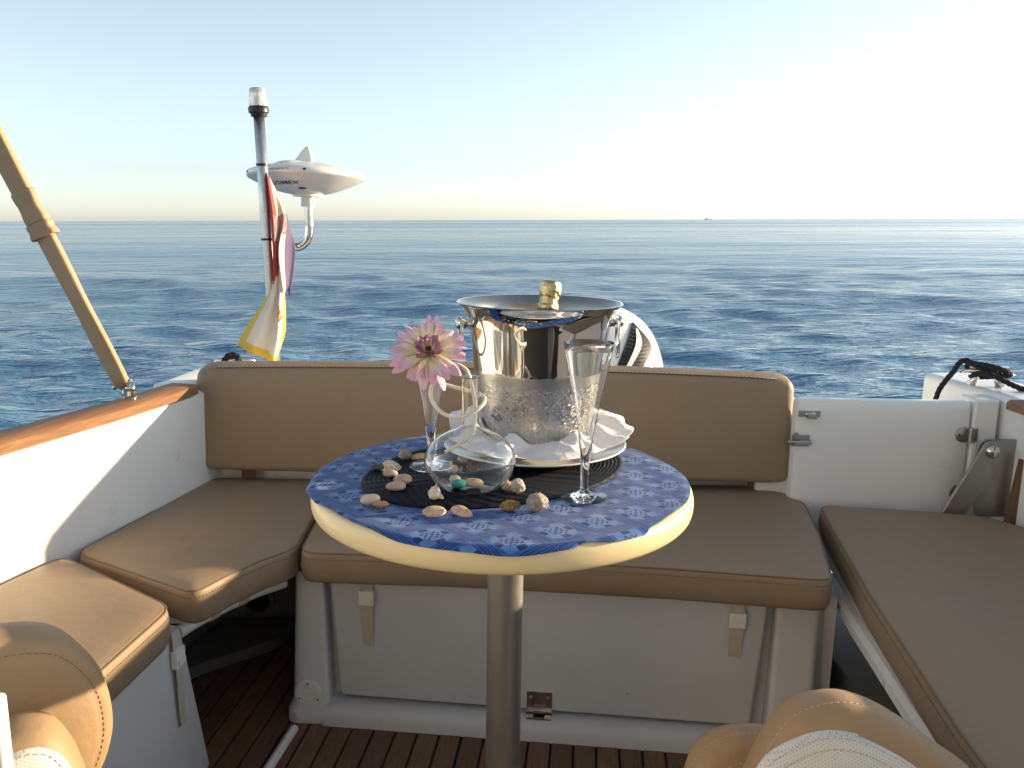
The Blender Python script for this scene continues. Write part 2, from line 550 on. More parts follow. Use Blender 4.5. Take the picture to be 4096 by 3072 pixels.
def roundpoly(poly, r, n=5):
    out = []; L = len(poly)
    for i in range(L):
        p = Vector(poly[i]); a = Vector(poly[i - 1]) - p; b = Vector(poly[(i + 1) % L]) - p
        rr = r[i] if isinstance(r, (list, tuple)) else r
        la, lb = a.length, b.length; a.normalize(); b.normalize()
        d = min(rr, la * 0.45, lb * 0.45)
        if a.dot(b) < -0.93 or d < 1e-4:
            out.append(tuple(p)); continue
        A, B = p + a * d, p + b * d
        for k in range(n + 1):
            t = k / n
            out.append(tuple((1 - t) ** 2 * A + 2 * t * (1 - t) * p + t * t * B))
    return out

def area(poly):
    return 0.5 * sum(poly[i - 1][0] * poly[i][1] - poly[i][0] * poly[i - 1][1] for i in range(len(poly)))

def resample(poly, step):
    out = []
    for i in range(len(poly)):
        a, b = Vector(poly[i]), Vector(poly[(i + 1) % len(poly)])
        k = max(1, int((b - a).length / step))
        for j in range(k): out.append(tuple(a.lerp(b, j / k)))
    return out

def inset(poly, d):
    out = []; L = len(poly)
    for i in range(L):
        p = Vector(poly[i]); e1 = p - Vector(poly[i - 1]); e2 = Vector(poly[(i + 1) % L]) - p
        if e1.length < 1e-7: e1 = e2
        if e2.length < 1e-7: e2 = e1
        e1.normalize(); e2.normalize()
        n1, n2 = Vector((-e1.y, e1.x)), Vector((-e2.y, e2.x))
        m = n1 + n2
        if m.length < 1e-5: m = n1
        m.normalize()
        out.append(tuple(p + m * (d / max(0.5, m.dot(n1)))))
    return out

def cap(g, poly, z, rise, M=None, wr=0.0012, step=0.022):
    """fill a flat outline with an even, slightly domed and wrinkled skin"""
    from mathutils.geometry import delaunay_2d_cdt
    xs = [p[0] for p in poly]; ys = [p[1] for p in poly]; n = len(poly)
    P = np.array(poly); Q = np.roll(P, -1, axis=0)
    def dist(x, y):
        d = Q - P; w = np.array((x, y)) - P
        t = np.clip((w * d).sum(1) / np.maximum((d * d).sum(1), 1e-12), 0, 1)
        return np.sqrt((((P + d * t[:, None]) - (x, y)) ** 2).sum(1)).min()
    def inside(x, y):
        c = ((P[:, 1] > y) != (Q[:, 1] > y)) & (x < (Q[:, 0] - P[:, 0]) * (y - P[:, 1]) / (Q[:, 1] - P[:, 1] + 1e-12) + P[:, 0])
        return c.sum() % 2 == 1
    pts = [Vector(p) for p in poly]
    y = min(ys)
    row = 0
    while y < max(ys):
        x = min(xs) + (row % 2) * step / 2
        while x < max(xs):
            if inside(x, y) and dist(x, y) > step * 0.55: pts.append(Vector((x, y)))
            x += step
        y += step * 0.87; row += 1
    V, E, F, *_ = delaunay_2d_cdt(pts, [(i, (i + 1) % n) for i in range(n)], [], 1, 1e-6)
    out = []
    for v in V:
        d = dist(v.x, v.y); k = min(1.0, d / 0.10); k = 1 - (1 - k) ** 2
        w = noise.noise(Vector((v.x * 9, v.y * 9, z * 30))) + 0.6 * noise.noise(Vector((v.x * 26, v.y * 18, 3 + z)))
        out.append((v.x, v.y, z + (rise + wr * w) * k))
    g.add(out, F, M)

def cushion_mesh(poly, z0, z1, re=0.018, puff=0.005, bulge=0.003, M=None, rb=0.012, ins=None, wr=0.0012, step=0.03):
    if area(poly) < 0: poly = poly[::-1]
    poly = resample(poly, step)
    rs = [(rb, z0), (rb * 0.3, z0 + rb * 0.35), (0, z0 + rb), (-bulge, (z0 + z1) / 2), (0, z1 - re)]
    for k in range(1, 6):
        t = k / 5 * math.pi / 2
        rs.append((re * (1 - math.cos(t)), z1 - re + re * math.sin(t)))
    k = 0.6 if ins is None else ins
    rs += [(re + 0.008 * k, z1 + puff * 0.3), (re + 0.018 * k, z1 + puff * 0.6)]
    g = G()
    g.rings([[(x, y, z) for x, y in inset(poly, d)] for d, z in rs], cap1=False, M=M)
    cap(g, inset(poly, rs[-1][0]), rs[-1][1], puff * 0.9, M, wr)
    ring = lambda d, z: [(Vector((x, y, z)) if M is None else M @ Vector((x, y, z))) for x, y in inset(poly, d)]
    return g, ring

def stitches(g, path, ln=0.004, gap=0.003, r=0.0006, closed=False):
    P = [Vector(p) for p in path]
    if closed: P.append(P[0])
    d = [0]
    for i in range(1, len(P)): d.append(d[-1] + (P[i] - P[i - 1]).length)
    def at(s):
        for i in range(1, len(P)):
            if d[i] >= s: return P[i - 1].lerp(P[i], (s - d[i - 1]) / max(1e-9, d[i] - d[i - 1]))
        return P[-1]
    s = 0
    while s + ln < d[-1]:
        g.tube([at(s), at(s + ln / 2), at(s + ln)], [r * 0.7, r, r * 0.7], 4)
        s += ln + gap
    return g

def sweep(g, path, prof, closed_prof=True):
    """prof: (offset to the left of the path, z)"""
    P = [Vector(p) for p in path]; rs = []
    for i in range(len(P)):
        t = (P[min(i + 1, len(P) - 1)] - P[max(i - 1, 0)]).normalized(); n = Vector((-t.y, t.x))
        rs.append([(P[i].x + n.x * o, P[i].y + n.y * o, z) for o, z in prof])
    g.rings(rs, closed_prof, closed_prof, closed_prof)
    return g

# ------------------------------------------------------------------ sea
SEA = -0.27
def build_sea():
    h = 0.98 - SEA
    ks = np.concatenate([np.linspace(620, 40, 520), np.geomspace(39, 0.035, 130)])
    rr = 852 * h / ks
    th = np.linspace(R(-50), R(50), 860)
    dr = np.gradient(rr)
    TH, RR = np.meshgrid(th, rr); _, DR = np.meshgrid(th, dr)
    X = RR * np.sin(TH); Y = RR * np.cos(TH)
    DX, DY, DZ = np.zeros_like(X), np.zeros_like(X), np.zeros_like(X)
    comps = []
    for i in range(90):
        lam = 0.24 * (15 ** (i / 89.0)) * rng.uniform(0.9, 1.1)
        a = R(200) + rng.normal(0, 0.5)           # travels towards camera and left
        s = 0.020 if lam < 0.5 else 0.023 if lam < 1.6 else 0.010
        comps.append((lam, a, s))
    for lam, a, s in ((5.2, R(215), 0.016), (7.5, R(192), 0.016), (9.0, R(203), 0.016), (17.0, R(190), 0.018)): comps.append((lam, a, s))
    for lam, a, s in comps:
        k = 2 * math.pi / lam; amp = s / k
        dx, dy = math.sin(a), math.cos(a)
        ph = k * (X * dx + Y * dy) + rng.uniform(0, 6.28)
        fade = np.clip((lam / (DR * abs(dy) + RR * 0.0022 * abs(dx) + 1e-6) - 1.6) / 2.2, 0, 1)
        DZ += amp * fade * np.sin(ph)
        DX += dx * amp * fade * np.cos(ph) * 0.85; DY += dy * amp * fade * np.cos(ph) * 0.85
    # wind streaks: patches where the small waves are rougher or calmer
    V = np.stack([X + DX, Y + DY, SEA + DZ], -1).reshape(-1, 3)
    nr, nc = X.shape
    idx = np.arange(nr * nc).reshape(nr, nc)
    F = np.stack([idx[:-1, :-1], idx[1:, :-1], idx[1:, 1:], idx[:-1, 1:]], -1).reshape(-1, 4)[:, ::-1]
    # the rest of the sheet, all the way round
    th2 = np.linspace(R(50), R(310), 60); r2 = np.geomspace(rr[0], rr[-1], 40)
    T2, R2 = np.meshgrid(th2, r2)
    V2 = np.stack([R2 * np.sin(T2), R2 * np.cos(T2), np.full_like(T2, SEA)], -1).reshape(-1, 3)
    i2 = np.arange(V2.shape[0]).reshape(40, 60) + V.shape[0]
    F2 = np.stack([i2[:-1, :-1], i2[1:, :-1], i2[1:, 1:], i2[:-1, 1:]], -1).reshape(-1, 4)[:, ::-1]
    VV = np.concatenate([V, V2]); FF = np.concatenate([F, F2])
    me = bpy.data.meshes.new('sea')
    me.vertices.add(len(VV)); me.vertices.foreach_set('co', VV.astype(np.float32).ravel())
    me.loops.add(FF.size); me.loops.foreach_set('vertex_index', FF.astype(np.int32).ravel())
    me.polygons.add(len(FF)); me.polygons.foreach_set('loop_start', np.arange(0, FF.size, 4, dtype=np.int32))
    me.polygons.foreach_set('use_smooth', np.ones(len(FF), bool))
    me.update(calc_edges=True)
    me.validate()
    me.materials.append(MATS['sea_water'])
    o = bpy.data.objects.new('sea', me); link(o)
    o['kind'] = 'structure'
    o['label'] = 'deep blue rippled open sea reaching to the horizon'
    return o
sea = build_sea()

# a far ship on the horizon
g = G()
g.rings([[(-26, -4, -2), (22, -4, -2), (30, 0, -2), (22, 4, -2), (-26, 4, -2)], [(-28, -5, 4), (26, -5, 4), (36, 0, 6), (26, 5, 4), (-28, 5, 4)]])
ship = thing('distant_ship', (1740, 7700, SEA), 'tiny dark ship far out on the horizon line', 'ship')
g.obj('hull', 'ink', ship, world=False)
g = G(); g.box(-22, -8, -4, 4, 4, 13); g.obj('superstructure', 'white_plastic', ship, world=False)
g = G(); g.tube([(-12, 0, 13), (-12, 0, 19)], 0.8, 6); g.obj('mast', 'ink', ship, world=False)

# ------------------------------------------------------------------ the boat
boat = thing('motor_boat', (0.05, 1.0, -0.06), 'white motor boat cockpit with teak cap rails and slatted deck', 'boat')

LEFT = sp2([(-1.0, -3.2), (-1.24, -2.0), (-1.27, -0.6), (-1.16, 0.3), (-1.05, 0.85), (-0.98, 1.13), (-0.897, 1.443), (-0.806, 1.753), (-0.745, 2.02), (-0.715, 2.2)], 6)
RIGHT = sp2([(0.55, -3.2), (0.92, -2.0), (1.08, -0.6), (1.14, 0.4), (1.16, 1.0), (1.188, 1.45), (1.195, 1.8), (1.185, 2.0), (1.175, 2.22)], 6)
# left bulwark: outward is to the left of the forward-to-aft path
g = G()
sweep(g, LEFT, [(0, -0.10), (0, 0.557), (0.012, 0.562), (0.075, 0.562), (0.09, 0.50), (0.075, 0.2), (0.02, -0.30), (-0.05, -0.55), (-0.05, -0.12)])
sweep(g, RIGHT, [(0, -0.10), (0.05, -0.12), (0.05, -0.55), (-0.02, -0.30), (-0.075, 0.2), (-0.10, 0.50), (-0.085, 0.577), (-0.012, 0.577), (0, 0.572)])
# transom and motor bracket
g.box(-0.80, 0.668, 2.085, 2.16, -0.5, 0.54)
g.box(-0.62, 1.10, 2.165, 2.62, -0.34, -0.02)
g.box(-0.05, 0.45, 2.3, 2.72, -0.3, 0.2)
hull = g.obj('hull', 'gelcoat', boat, 50)
hull['label'] = 'white gelcoat hull sides and transom'
# stern quarter on the right, rising towards the cleat
g = G()
sweep(g, [(1.168, 1.718), (1.165, 1.97), (1.15, 2.05), (1.135, 2.16), (1.12, 2.26)], [(0.012, 0.0), (0.012, 0.584), (0.0, 0.594), (-0.15, 0.594), (-0.17, 0.5), (-0.12, 0.0)])
g.box(1.083, 1.142, 1.945, 2.02, 0.0, 0.585)
g.obj('stern_quarter', 'gelcoat', boat, 40, bevel=0.008, seg=3)
g = G()
sweep(g, [(-0.765, 1.99), (-0.75, 2.06), (-0.74, 2.16), (-0.735, 2.3)], [(0.005, 0.2), (0.005, 0.573), (0.016, 0.58), (0.10, 0.58), (0.12, 0.5), (0.10, 0.2)])
g.obj('stern_quarter', 'gelcoat', boat, 40, bevel=0.006, seg=3)

# teak cap rails
g = G()
ll = [p for p in LEFT if p[1] < 2.0]
sweep(g, ll, [(-0.010, 0.5635), (-0.012, 0.582), (-0.007, 0.587), (0.058, 0.587), (0.064, 0.582), (0.064, 0.5645)])
o = g.obj('cap_rail', 'teak_rail', boat, 50)
g = G()
rl = [p for p in RIGHT if p[1] < 1.93]
sweep(g, rl, [(0.060, 0.572), (0.060, 0.588), (0.052, 0.594), (-0.085, 0.594), (-0.095, 0.588), (-0.095, 0.579)])
g.obj('cap_rail', 'teak_rail', boat, 50)

# deck and planks
deck = G().prism([(-1.2, -2.6), (1.05, -2.6), (1.14, 0.4), (1.15, 2.0), (-0.72, 2.0), (-1.0, 1.1), (-1.2, 0.2)], -0.09, -0.0655).obj('deck', 'caulk', boat)
pw, gapw = 0.0405, 0.0052
dvec = Vector((0.10, 1.0, 0)).normalized(); pvec = Vector((dvec.y, -dvec.x, 0))
org = Vector((0.05, 1.4, 0))
base_plank = None
for i in range(-17, 17):
    c = org + pvec * (i * (pw + gapw))
    y0 = 0.55
    y1 = 1.995
    if -10 < i < 14: y1 = 1.62
    gg = G()
    L0, L1 = (y0 - 1.4) / dvec.y, (y1 - 1.4) / dvec.y
    M = Matrix.Translation(c) @ Matrix.Rotation(math.atan2(-dvec.x, dvec.y), 4, 'Z')
    gg.box(-pw / 2, pw / 2, L0, L1, -0.0645, -0.060 + random.uniform(-0.0004, 0.0004), M)
    gg.obj('deck_plank', 'teak_deck', deck, 30)
# white moulding across the deck corner
g = G(); g.tube([(-0.485, 1.30, -0.058), (-0.455, 1.46, -0.056), (-0.437, 1.585, -0.052)], [0.009, 0.009, 0.009], 8)
g.obj('deck_trim', 'gelcoat', boat)

# ---- aft locker under the bench
P0 = Vector((-0.44, 1.652)); P1 = Vector((0.645, 1.538)); LD = (P1 - P0).normalized(); LN = Vector((LD.y, -LD.x))
LLEN = (P1 - P0).length
LM = Matrix(((LD.x, -LN.x, 0, P0.x), (LD.y, -LN.y, 0, P0.y), (0, 0, 1, 0), (0, 0, 0, 1)))   # local: x along, y into locker, z up
g = G()
g.prism([(0.0, 0.035), (-0.012, 0.06), (-0.03, 0.42), (LLEN + 0.03, 0.42), (LLEN, 0.035)], -0.06, 0.262, LM)
locker = g.obj('locker', 'gelcoat_textured_shaded', boat, 40)
# left column, tapering, rounded outer corner
def column(poly_top, poly_bot):
    n = len(poly_top)
    gg = G()
    gg.rings([[(x, y, -0.06) for x, y in poly_bot], [(x, y, -0.035) for x, y in poly_bot], [(x * 0.5 + a * 0.5, y * 0.5 + b * 0.5, -0.02) for (x, y), (a, b) in zip(poly_bot, poly_top)], [(x, y, 0.262) for x, y in poly_top]], M=LM)
    return gg
top = roundpoly([(-0.012, 0.2), (-0.006, 0.0), (0.056, 0.0), (0.056, 0.036), (0.02, 0.2)], [0.005, 0.022, 0.008, 0.002, 0.002])
bot = roundpoly([(-0.03, 0.2), (-0.020, -0.038), (0.080, -0.03), (0.080, 0.036), (0.02, 0.2)], [0.005, 0.03, 0.01, 0.002, 0.002])
column(top, bot).obj('locker_column', 'gelcoat_textured_shaded', boat, 50)
s0 = LLEN - 0.122
top = roundpoly([(s0, 0.2), (s0, 0.0), (LLEN - 0.045, 0.0), (LLEN, 0.075), (LLEN + 0.01, 0.2)], [0.002, 0.012, 0.010, 0.02, 0.005])
bot = roundpoly([(s0 - 0.012, 0.2), (s0 - 0.012, -0.025), (LLEN - 0.045, -0.03), (LLEN + 0.01, 0.06), (LLEN + 0.015, 0.2)], [0.002, 0.012, 0.010, 0.02, 0.005])
column(top, bot).obj('locker_column', 'gelcoat_textured_shaded', boat, 50)
# bottom ledge
g = G()
pr = [(-0.038, -0.061), (-0.036, -0.04), (-0.03, -0.028), (-0.02, -0.022), (-0.004, -0.021), (0.034, -0.023), (0.034, -0.061)]
g.rings([[(s, a, z) for a, z in pr] for s in (0.06, 0.3, 0.7, LLEN - 0.12)], M=LM)
g.obj('locker_ledge', 'gelcoat_textured_shaded', boat, 40)
# the lift-off door
dpoly = roundpoly([(0.086, -0.012), (LLEN - 0.156, -0.016), (LLEN - 0.138, 0.262), (0.068, 0.262)], 0.012)
g = G()
MM = LM @ Matrix(((1, 0, 0, 0), (0, 0, 1, 0), (0, 1, 0, 0), (0, 0, 0, 1)))      # poly (x,z), depth y
g.rings([[(x, z, d) for x, z in inset(dpoly, i)] for i, d in ((0, 0.028), (0, 0.009), (0.0012, 0.004), (0.004, 0.001), (0.008, 0.0))], cap1=False, M=MM)
cap(g, inset(dpoly, 0.008), 0.0, 0, MM, 0, 0.05)
door = g.obj('locker_door', 'gelcoat_textured_shaded', boat, 35)
# hinge at the door's foot, a drain cover on the left column, a fitting on the right one
g = G(); s = 0.508
g.box(s - 0.026, s + 0.026, -0.0025, 0.001, -0.014, 0.030, LM)
g.box(s - 0.026, s + 0.026, -0.022, -0.001, -0.0205, -0.0175, LM)
g.tube([LM @ Vector((s - 0.012, -0.007, -0.008)), LM @ Vector((s + 0.012, -0.007, -0.008))], 0.0065, 10)
hinge = g.obj('hinge', 'steel', door, 40)
for dx in (-0.018, 0.018):
    g = G(); g.ball((0, 0, 0), 0.0035, 6, (1, 0.4, 1), LM @ Matrix.Translation((s + dx, -0.0028, 0.018))); g.obj('screw', 'steel_brushed', door)
def cover(s, z, r, off):
    g = G()
    M = LM @ Matrix.Translation((s, off, z)) @ Matrix.Rotation(R(90), 4, 'X')
    g.lathe([(r, -0.002), (r, 0.002), (r * 0.93, 0.004), (r * 0.58, 0.0045), (r * 0.55, 0.002), (r * 0.5, 0.002), (r * 0.46, 0.0045), (0.0, 0.005)], 40, M)
    c = g.obj('drain_cover', 'white_plastic', boat, 30)
    for a in (90, 210, 330):
        g = G(); g.ball((0.76 * r * math.cos(R(a)), 0.76 * r * math.sin(R(a)), 0.0042), 0.0022, 5, (1, 1, 0.5), M)
        g.obj('screw', 'black_rubber', c)
cover(0.025, 0.0, 0.030, -0.018)
cover(LLEN - 0.06, 0.005, 0.026, -0.017)

# ---- left locker under the front cushion
g = G()
g.rings([[(x, y, -0.06) for x, y in ((-0.570, 1.475), (-0.60, 1.10), (-0.64, 0.5), (-1.0, 0.5), (-0.98, 1.10), (-0.88, 1.475))], [(x, y, 0.262) for x, y in ((-0.588, 1.415), (-0.605, 1.10), (-0.64, 0.5), (-1.0, 0.5), (-0.98, 1.10), (-0.895, 1.415))]])
g.obj('side_locker', 'gelcoat_textured_shaded', boat, 30, bevel=0.008, seg=3)
# bowed white support tube of the corner seat, wrapped by straps
tp = spline([(-0.606, 1.444, 0.230), (-0.582, 1.50, 0.231), (-0.555, 1.553, 0.231), (-0.520, 1.612, 0.231), (-0.470, 1.668, 0.231)], 8)
tube_ = G().tube(tp, 0.0125, 14).obj('support_tube', 'white_plastic', boat)
for k in (11, 20):
    g = G(); g.tube(tp[k - 1:k + 3], 0.0142, 14); g.obj('strap_loop', 'strap', tube_)
# seat pans under the cushions
G().prism([(-0.50, 1.66), (-0.59, 1.44), (-0.87, 1.44), (-0.74, 2.07), (-0.50, 2.07)], 0.25, 0.263).obj('seat_pan', 'gelcoat', boat)
G().prism([(0.715, 1.93), (0.66, 1.42), (0.615, 0.9), (0.60, 0.4), (1.15, 0.4), (1.15, 1.93)], 0.248, 0.262).obj('seat_pan', 'gelcoat', boat)
g = G()
sweep(g, [(0.60, 0.4), (0.617, 0.9), (0.640, 1.2), (0.668, 1.5), (0.698, 1.72)], [(0.018, 0.215), (0.020, 0.236), (0.012, 0.245), (-0.03, 0.2465), (-0.03, 0.215)])
g.obj('seat_frame', 'gelcoat', boat, 40)
g = G(); sweep(g, [(0.655, 1.28), (0.672, 1.44)], [(0.0, 0.246), (0.0, 0.2485), (-0.012, 0.2485), (-0.012, 0.246)]); g.obj('frame_slot', 'dark_interior', boat)
# inner lining in the dark corner recess with a cable port
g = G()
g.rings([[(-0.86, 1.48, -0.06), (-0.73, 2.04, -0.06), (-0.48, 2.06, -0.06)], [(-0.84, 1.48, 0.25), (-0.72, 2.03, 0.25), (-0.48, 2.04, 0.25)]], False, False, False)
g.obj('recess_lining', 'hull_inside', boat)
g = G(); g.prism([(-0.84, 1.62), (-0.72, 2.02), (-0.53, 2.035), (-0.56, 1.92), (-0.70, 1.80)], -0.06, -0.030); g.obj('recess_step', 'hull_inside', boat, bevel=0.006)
M = Matrix.Translation((-0.640, 2.030, 0.02)) @ Matrix.Rotation(R(90), 4, 'X')
g = G(); g.lathe([(0.045, 0), (0.045, 0.008), (0.034, 0.010), (0.032, 0.004)], 28, M)
port = g.obj('cable_port', 'hull_inside', boat)
g = G(); g.lathe([(0.0325, 0.003), (0, 0.003)], 28, M); g.obj('port_hole', 'caulk', port)
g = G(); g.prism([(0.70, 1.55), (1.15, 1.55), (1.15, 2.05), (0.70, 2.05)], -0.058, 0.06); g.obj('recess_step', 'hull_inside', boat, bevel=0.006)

# ---- transom door on the right
tdoor = G()
dp = roundpoly([(0.668, 0.16), (1.080, 0.16), (1.078, 0.577), (0.668, 0.579)], 0.012)
MD = Matrix(((1, 0, 0, 0), (0, 0, 1, 1.948), (0, 1, 0, 0), (0, 0, 0, 1)))
tdoor.rings([[(x, z, d) for x, z in inset(dp, i)] for i, d in ((0.006, 0.034), (0.0, 0.028), (0, 0.008), (0.002, 0.002), (0.007, 0.0))], cap1=False, M=MD)
cap(tdoor, inset(dp, 0.007), 0.0, 0, MD, 0, 0.05)
tdoor = tdoor.obj('transom_door', 'gelcoat', boat, 35)
g = G()
g.box(0.672, 0.722, 1.943, 1.9475, 0.538, 0.552); g.ball((0.697, 1.940, 0.545), 0.011, 8, (1.2, 0.6, 0.7)); g.box(0.69, 0.712, 1.932, 1.943, 0.535, 0.543)
g.obj('catch', 'steel_brushed', tdoor, 40, bevel=0.0015)
g = G()
g.box(0.660, 0.702, 1.9435, 1.9475, 0.466, 0.494); g.tube([(0.648, 1.939, 0.478), (0.705, 1.939, 0.478)], 0.005, 10); g.box(0.663, 0.674, 1.936, 1.945, 0.484, 0.500); g.box(0.664, 0.699, 1.934, 1.9435, 0.470, 0.476)
g.obj('bolt_latch', 'steel_brushed', tdoor, 40, bevel=0.0015)
for z in (0.500, 0.358):
    M = Matrix.Translation((1.064, 1.947, z)) @ Matrix.Rotation(R(90), 4, 'X')
    g = G(); g.lathe([(0.0185, 0), (0.0185, 0.003), (0.016, 0.0045), (0, 0.0045)], 24, M)
    g.box(1.062, 1.095, 1.941, 1.9445, z - 0.016, z + 0.016); g.tube([(1.079, 1.940, z - 0.018), (1.079, 1.940, z + 0.018)], 0.006, 10)
    h = g.obj('hinge', 'steel_brushed', tdoor, 40)
    for a in (60, 180, 300):
        g = G(); g.ball((0.012 * math.cos(R(a)), 0.012 * math.sin(R(a)), 0.005), 0.0028, 5, (1, 1, 0.5), M); g.obj('screw', 'black_rubber', tdoor)
g = G(); g.lathe([(0.0045, 0), (0.0045, 0.006), (0.012, 0.008), (0.012, 0.010), (0.004, 0.013), (0, 0.013)], 16, Matrix.Translation((0.66, 2.02, 0.565))); g.obj('door_stud', 'steel', boat)
g = G(); g.box(0.60, 0.70, 2.0, 2.083, 0.2, 0.562); g.obj('transom_post', 'gelcoat', boat, bevel=0.006)

# folding seat bracket: two steel plates and a bolt
def plate(poly, y, th):
    g = G(); poly = roundpoly(poly, 0.012)
    g.rings([[(x, z, d) for x, z in inset(poly, i)] for i, d in ((0, th), (0, 0.001), (0.001, 0))], M=Matrix(((1, 0, 0, 0), (0, 0, 1, y), (0, 1, 0, 0), (0, 0, 0, 1))))
    return g
br = thing('seat_bracket', (1.07, 1.885, 0.335), 'grey metal folding bracket with bolt beside transom door', 'bracket')
plate([(1.078, 0.320), (1.160, 0.320), (1.172, 0.505), (1.085, 0.505), (1.066, 0.49), (1.068, 0.43)], 1.885, 0.008).obj('plate', 'bracket_metal', br, 35)
plate([(0.992, 0.325), (1.046, 0.320), (1.105, 0.43), (1.100, 0.505), (1.078, 0.500)], 1.872, 0.008).obj('arm', 'bracket_metal', br, 35)
plate([(1.136, 0.300), (1.185, 0.300), (1.188, 0.500), (1.158, 0.500)], 1.850, 0.02).obj('stay', 'brown_strap', br, 35)
M = Matrix.Translation((1.094, 1.873, 0.480)) @ Matrix.Rotation(R(90), 4, 'X')
G().lathe([(0.016, 0), (0.016, 0.004), (0.013, 0.009), (0.006, 0.012), (0, 0.0125)], 24, M).obj('bolt', 'steel', br)

# invented, unseen surroundings behind the camera, added for reflections and to shape the fill
g = G()
for x0, x1 in ((-1.05, -0.72), (-0.30, -0.12), (0.0, 0.17), (0.23, 0.36), (0.44, 0.56), (0.66, 0.86)): g.box(x0, x1, -1.25, -1.2, -0.06, 1.718)
g.box(-0.72, -0.30, -1.25, -1.2, -0.06, 0.45)
g.obj('reflection_panels', 'gelcoat', boat)  # made-up pale panels for the bucket to mirror
g = G(); g.box(-1.26, 1.12, -2.65, -2.6, -0.06, 1.718); g.box(-1.27, -1.2, -2.6, 0.2, 0.55, 1.718); g.box(1.06, 1.12, -2.6, -1.5, 0.58, 1.718); g.obj('unseen_bounce_walls', 'gelcoat', boat)  # unseen walls added, white to lighten the reflections and the fill
g = G(); g.box(-0.72, -0.30, -1.235, -1.225, 0.45, 1.718); g.obj('reflection_dark_pane', 'bottle_glass', boat)  # made-up dark pane between the panels, for reflections
G().prism(roundpoly([(-1.25, -2.6), (1.15, -2.6), (1.2, 0.55), (-1.1, 0.55)], 0.15), 1.72, 1.76).obj('unseen_shade_roof', 'gelcoat', boat)  # unseen roof added to cut the skylight reaching the cockpit
g = G(); g.box(0.18, 0.22, -1.15, -1.0, 0.2, 1.15); g.obj('reflection_tan_strip', 'tan_leather', boat, bevel=0.03, seg=3)  # made-up tan strip for the bucket to mirror

# ------------------------------------------------------------------ cushions
ZS0, ZS1 = 0.266, 0.335
def seat_cushion(label, poly, rad, sd=0.0):
    poly = roundpoly(poly, rad)
    base = (sum(p[0] for p in poly) / len(poly), sum(p[1] for p in poly) / len(poly), ZS0)
    root = thing('seat_cushion', base, label, 'cushion', 'bench cushions')
    g, ring = cushion_mesh(poly, ZS0, ZS1, re=0.0105, wr=0.0022)
    g.obj('pad', 'tan_leather', root, 180)
    G().tube(ring(0.0022, ZS1 - 0.0030), 0.0017, 6, True).obj('piping', 'seam', root, 180)
    st = stitches(G(), ring(-0.0012, ZS1 - 0.0150), 0.004, 0.003, 0.0009, True).obj('stitching', 'seam', root, 180)
    st['kind'] = 'stuff'
    return root
seat_cushion('tan side cushion nearest the left helm seat, sunlit front corner',
             [(-0.565, 1.335), (-0.590, 1.10), (-0.63, 0.70), (-1.06, 0.70), (-0.985, 1.10), (-0.898, 1.43), (-0.86, 1.548)], [0.036, 0.2, 0.036, 0.036, 0.2, 0.1, 0.036])
seat_cushion('tan corner cushion with concave front edge above dark recess',
             [(-0.425, 1.60), (-0.47, 1.545), (-0.51, 1.475), (-0.550, 1.385), (-0.846, 1.562), (-0.80, 1.78), (-0.750, 2.055), (-0.445, 2.055)], [0.04, 0.1, 0.1, 0.036, 0.036, 0.1, 0.036, 0.036])
aft = seat_cushion('long tan bench cushion under the white locker door side of table',
             [(-0.415, 1.578), (-0.10, 1.565), (0.30, 1.525), (0.600, 1.478), (0.655, 1.70), (0.700, 1.935), (0.640, 2.055), (-0.433, 2.055)], [0.036, 0.3, 0.3, 0.036, 0.2, 0.036, 0.06, 0.036])
aft['label'] = 'long tan bench cushion along the stern, over the white locker door'
seat_cushion('wide shaded cushion along the right side, beside metal bracket',
             [(0.725, 1.915), (0.64, 1.42), (0.585, 1.0), (0.56, 0.60), (1.145, 0.60), (1.155, 1.2), (1.155, 1.74), (1.085, 1.855)], [0.036, 0.3, 0.3, 0.036, 0.036, 0.2, 0.06, 0.1])

# straps with buckles hanging from the cushions
def hang(root, M, ln, tan=False, twist=0.0):
    g = G(); w = 0.0125
    n = 10; rs = []
    for k in range(n + 1):
        t = k / n
        z = -ln * t
        off = 0.004 + 0.006 * math.sin(t * 5) * t + twist * t * t
        tail = 0.010 if k == n else 0
        a = twist * 14 * max(0, t - 0.35)
        cx, sx = math.cos(a) * w, math.sin(a) * w
        rs.append([(-cx, -off - sx, z), (cx, -off + sx, z - tail), (cx, -off + sx - 0.0016, z - tail), (-cx, -off - sx - 0.0016, z)])
    g.rings(rs, M=M)
    s = g.obj('strap', 'strap', root, 40)
    g = G(); g.box(-0.016, 0.016, -0.014, -0.002, -0.066, -0.034, M); g.box(-0.0125, 0.0125, -0.017, -0.014, -0.062, -0.052, M)
    g.obj('buckle', 'white_plastic', s, 35, bevel=0.003, seg=3)
hang(aft, LM @ Matrix.Translation((0.150, -0.001, 0.268)), 0.158)
hang(aft, LM @ Matrix.Translation((0.893, -0.001, 0.268)), 0.165, twist=-0.004)
sidec = bpy.data.objects['seat_cushion']
MS = Matrix.Translation((-0.588, 1.378, 0.268)) @ Matrix.Rotation(R(86), 4, 'Z')
hang(sidec, MS, 0.175, twist=0.012)

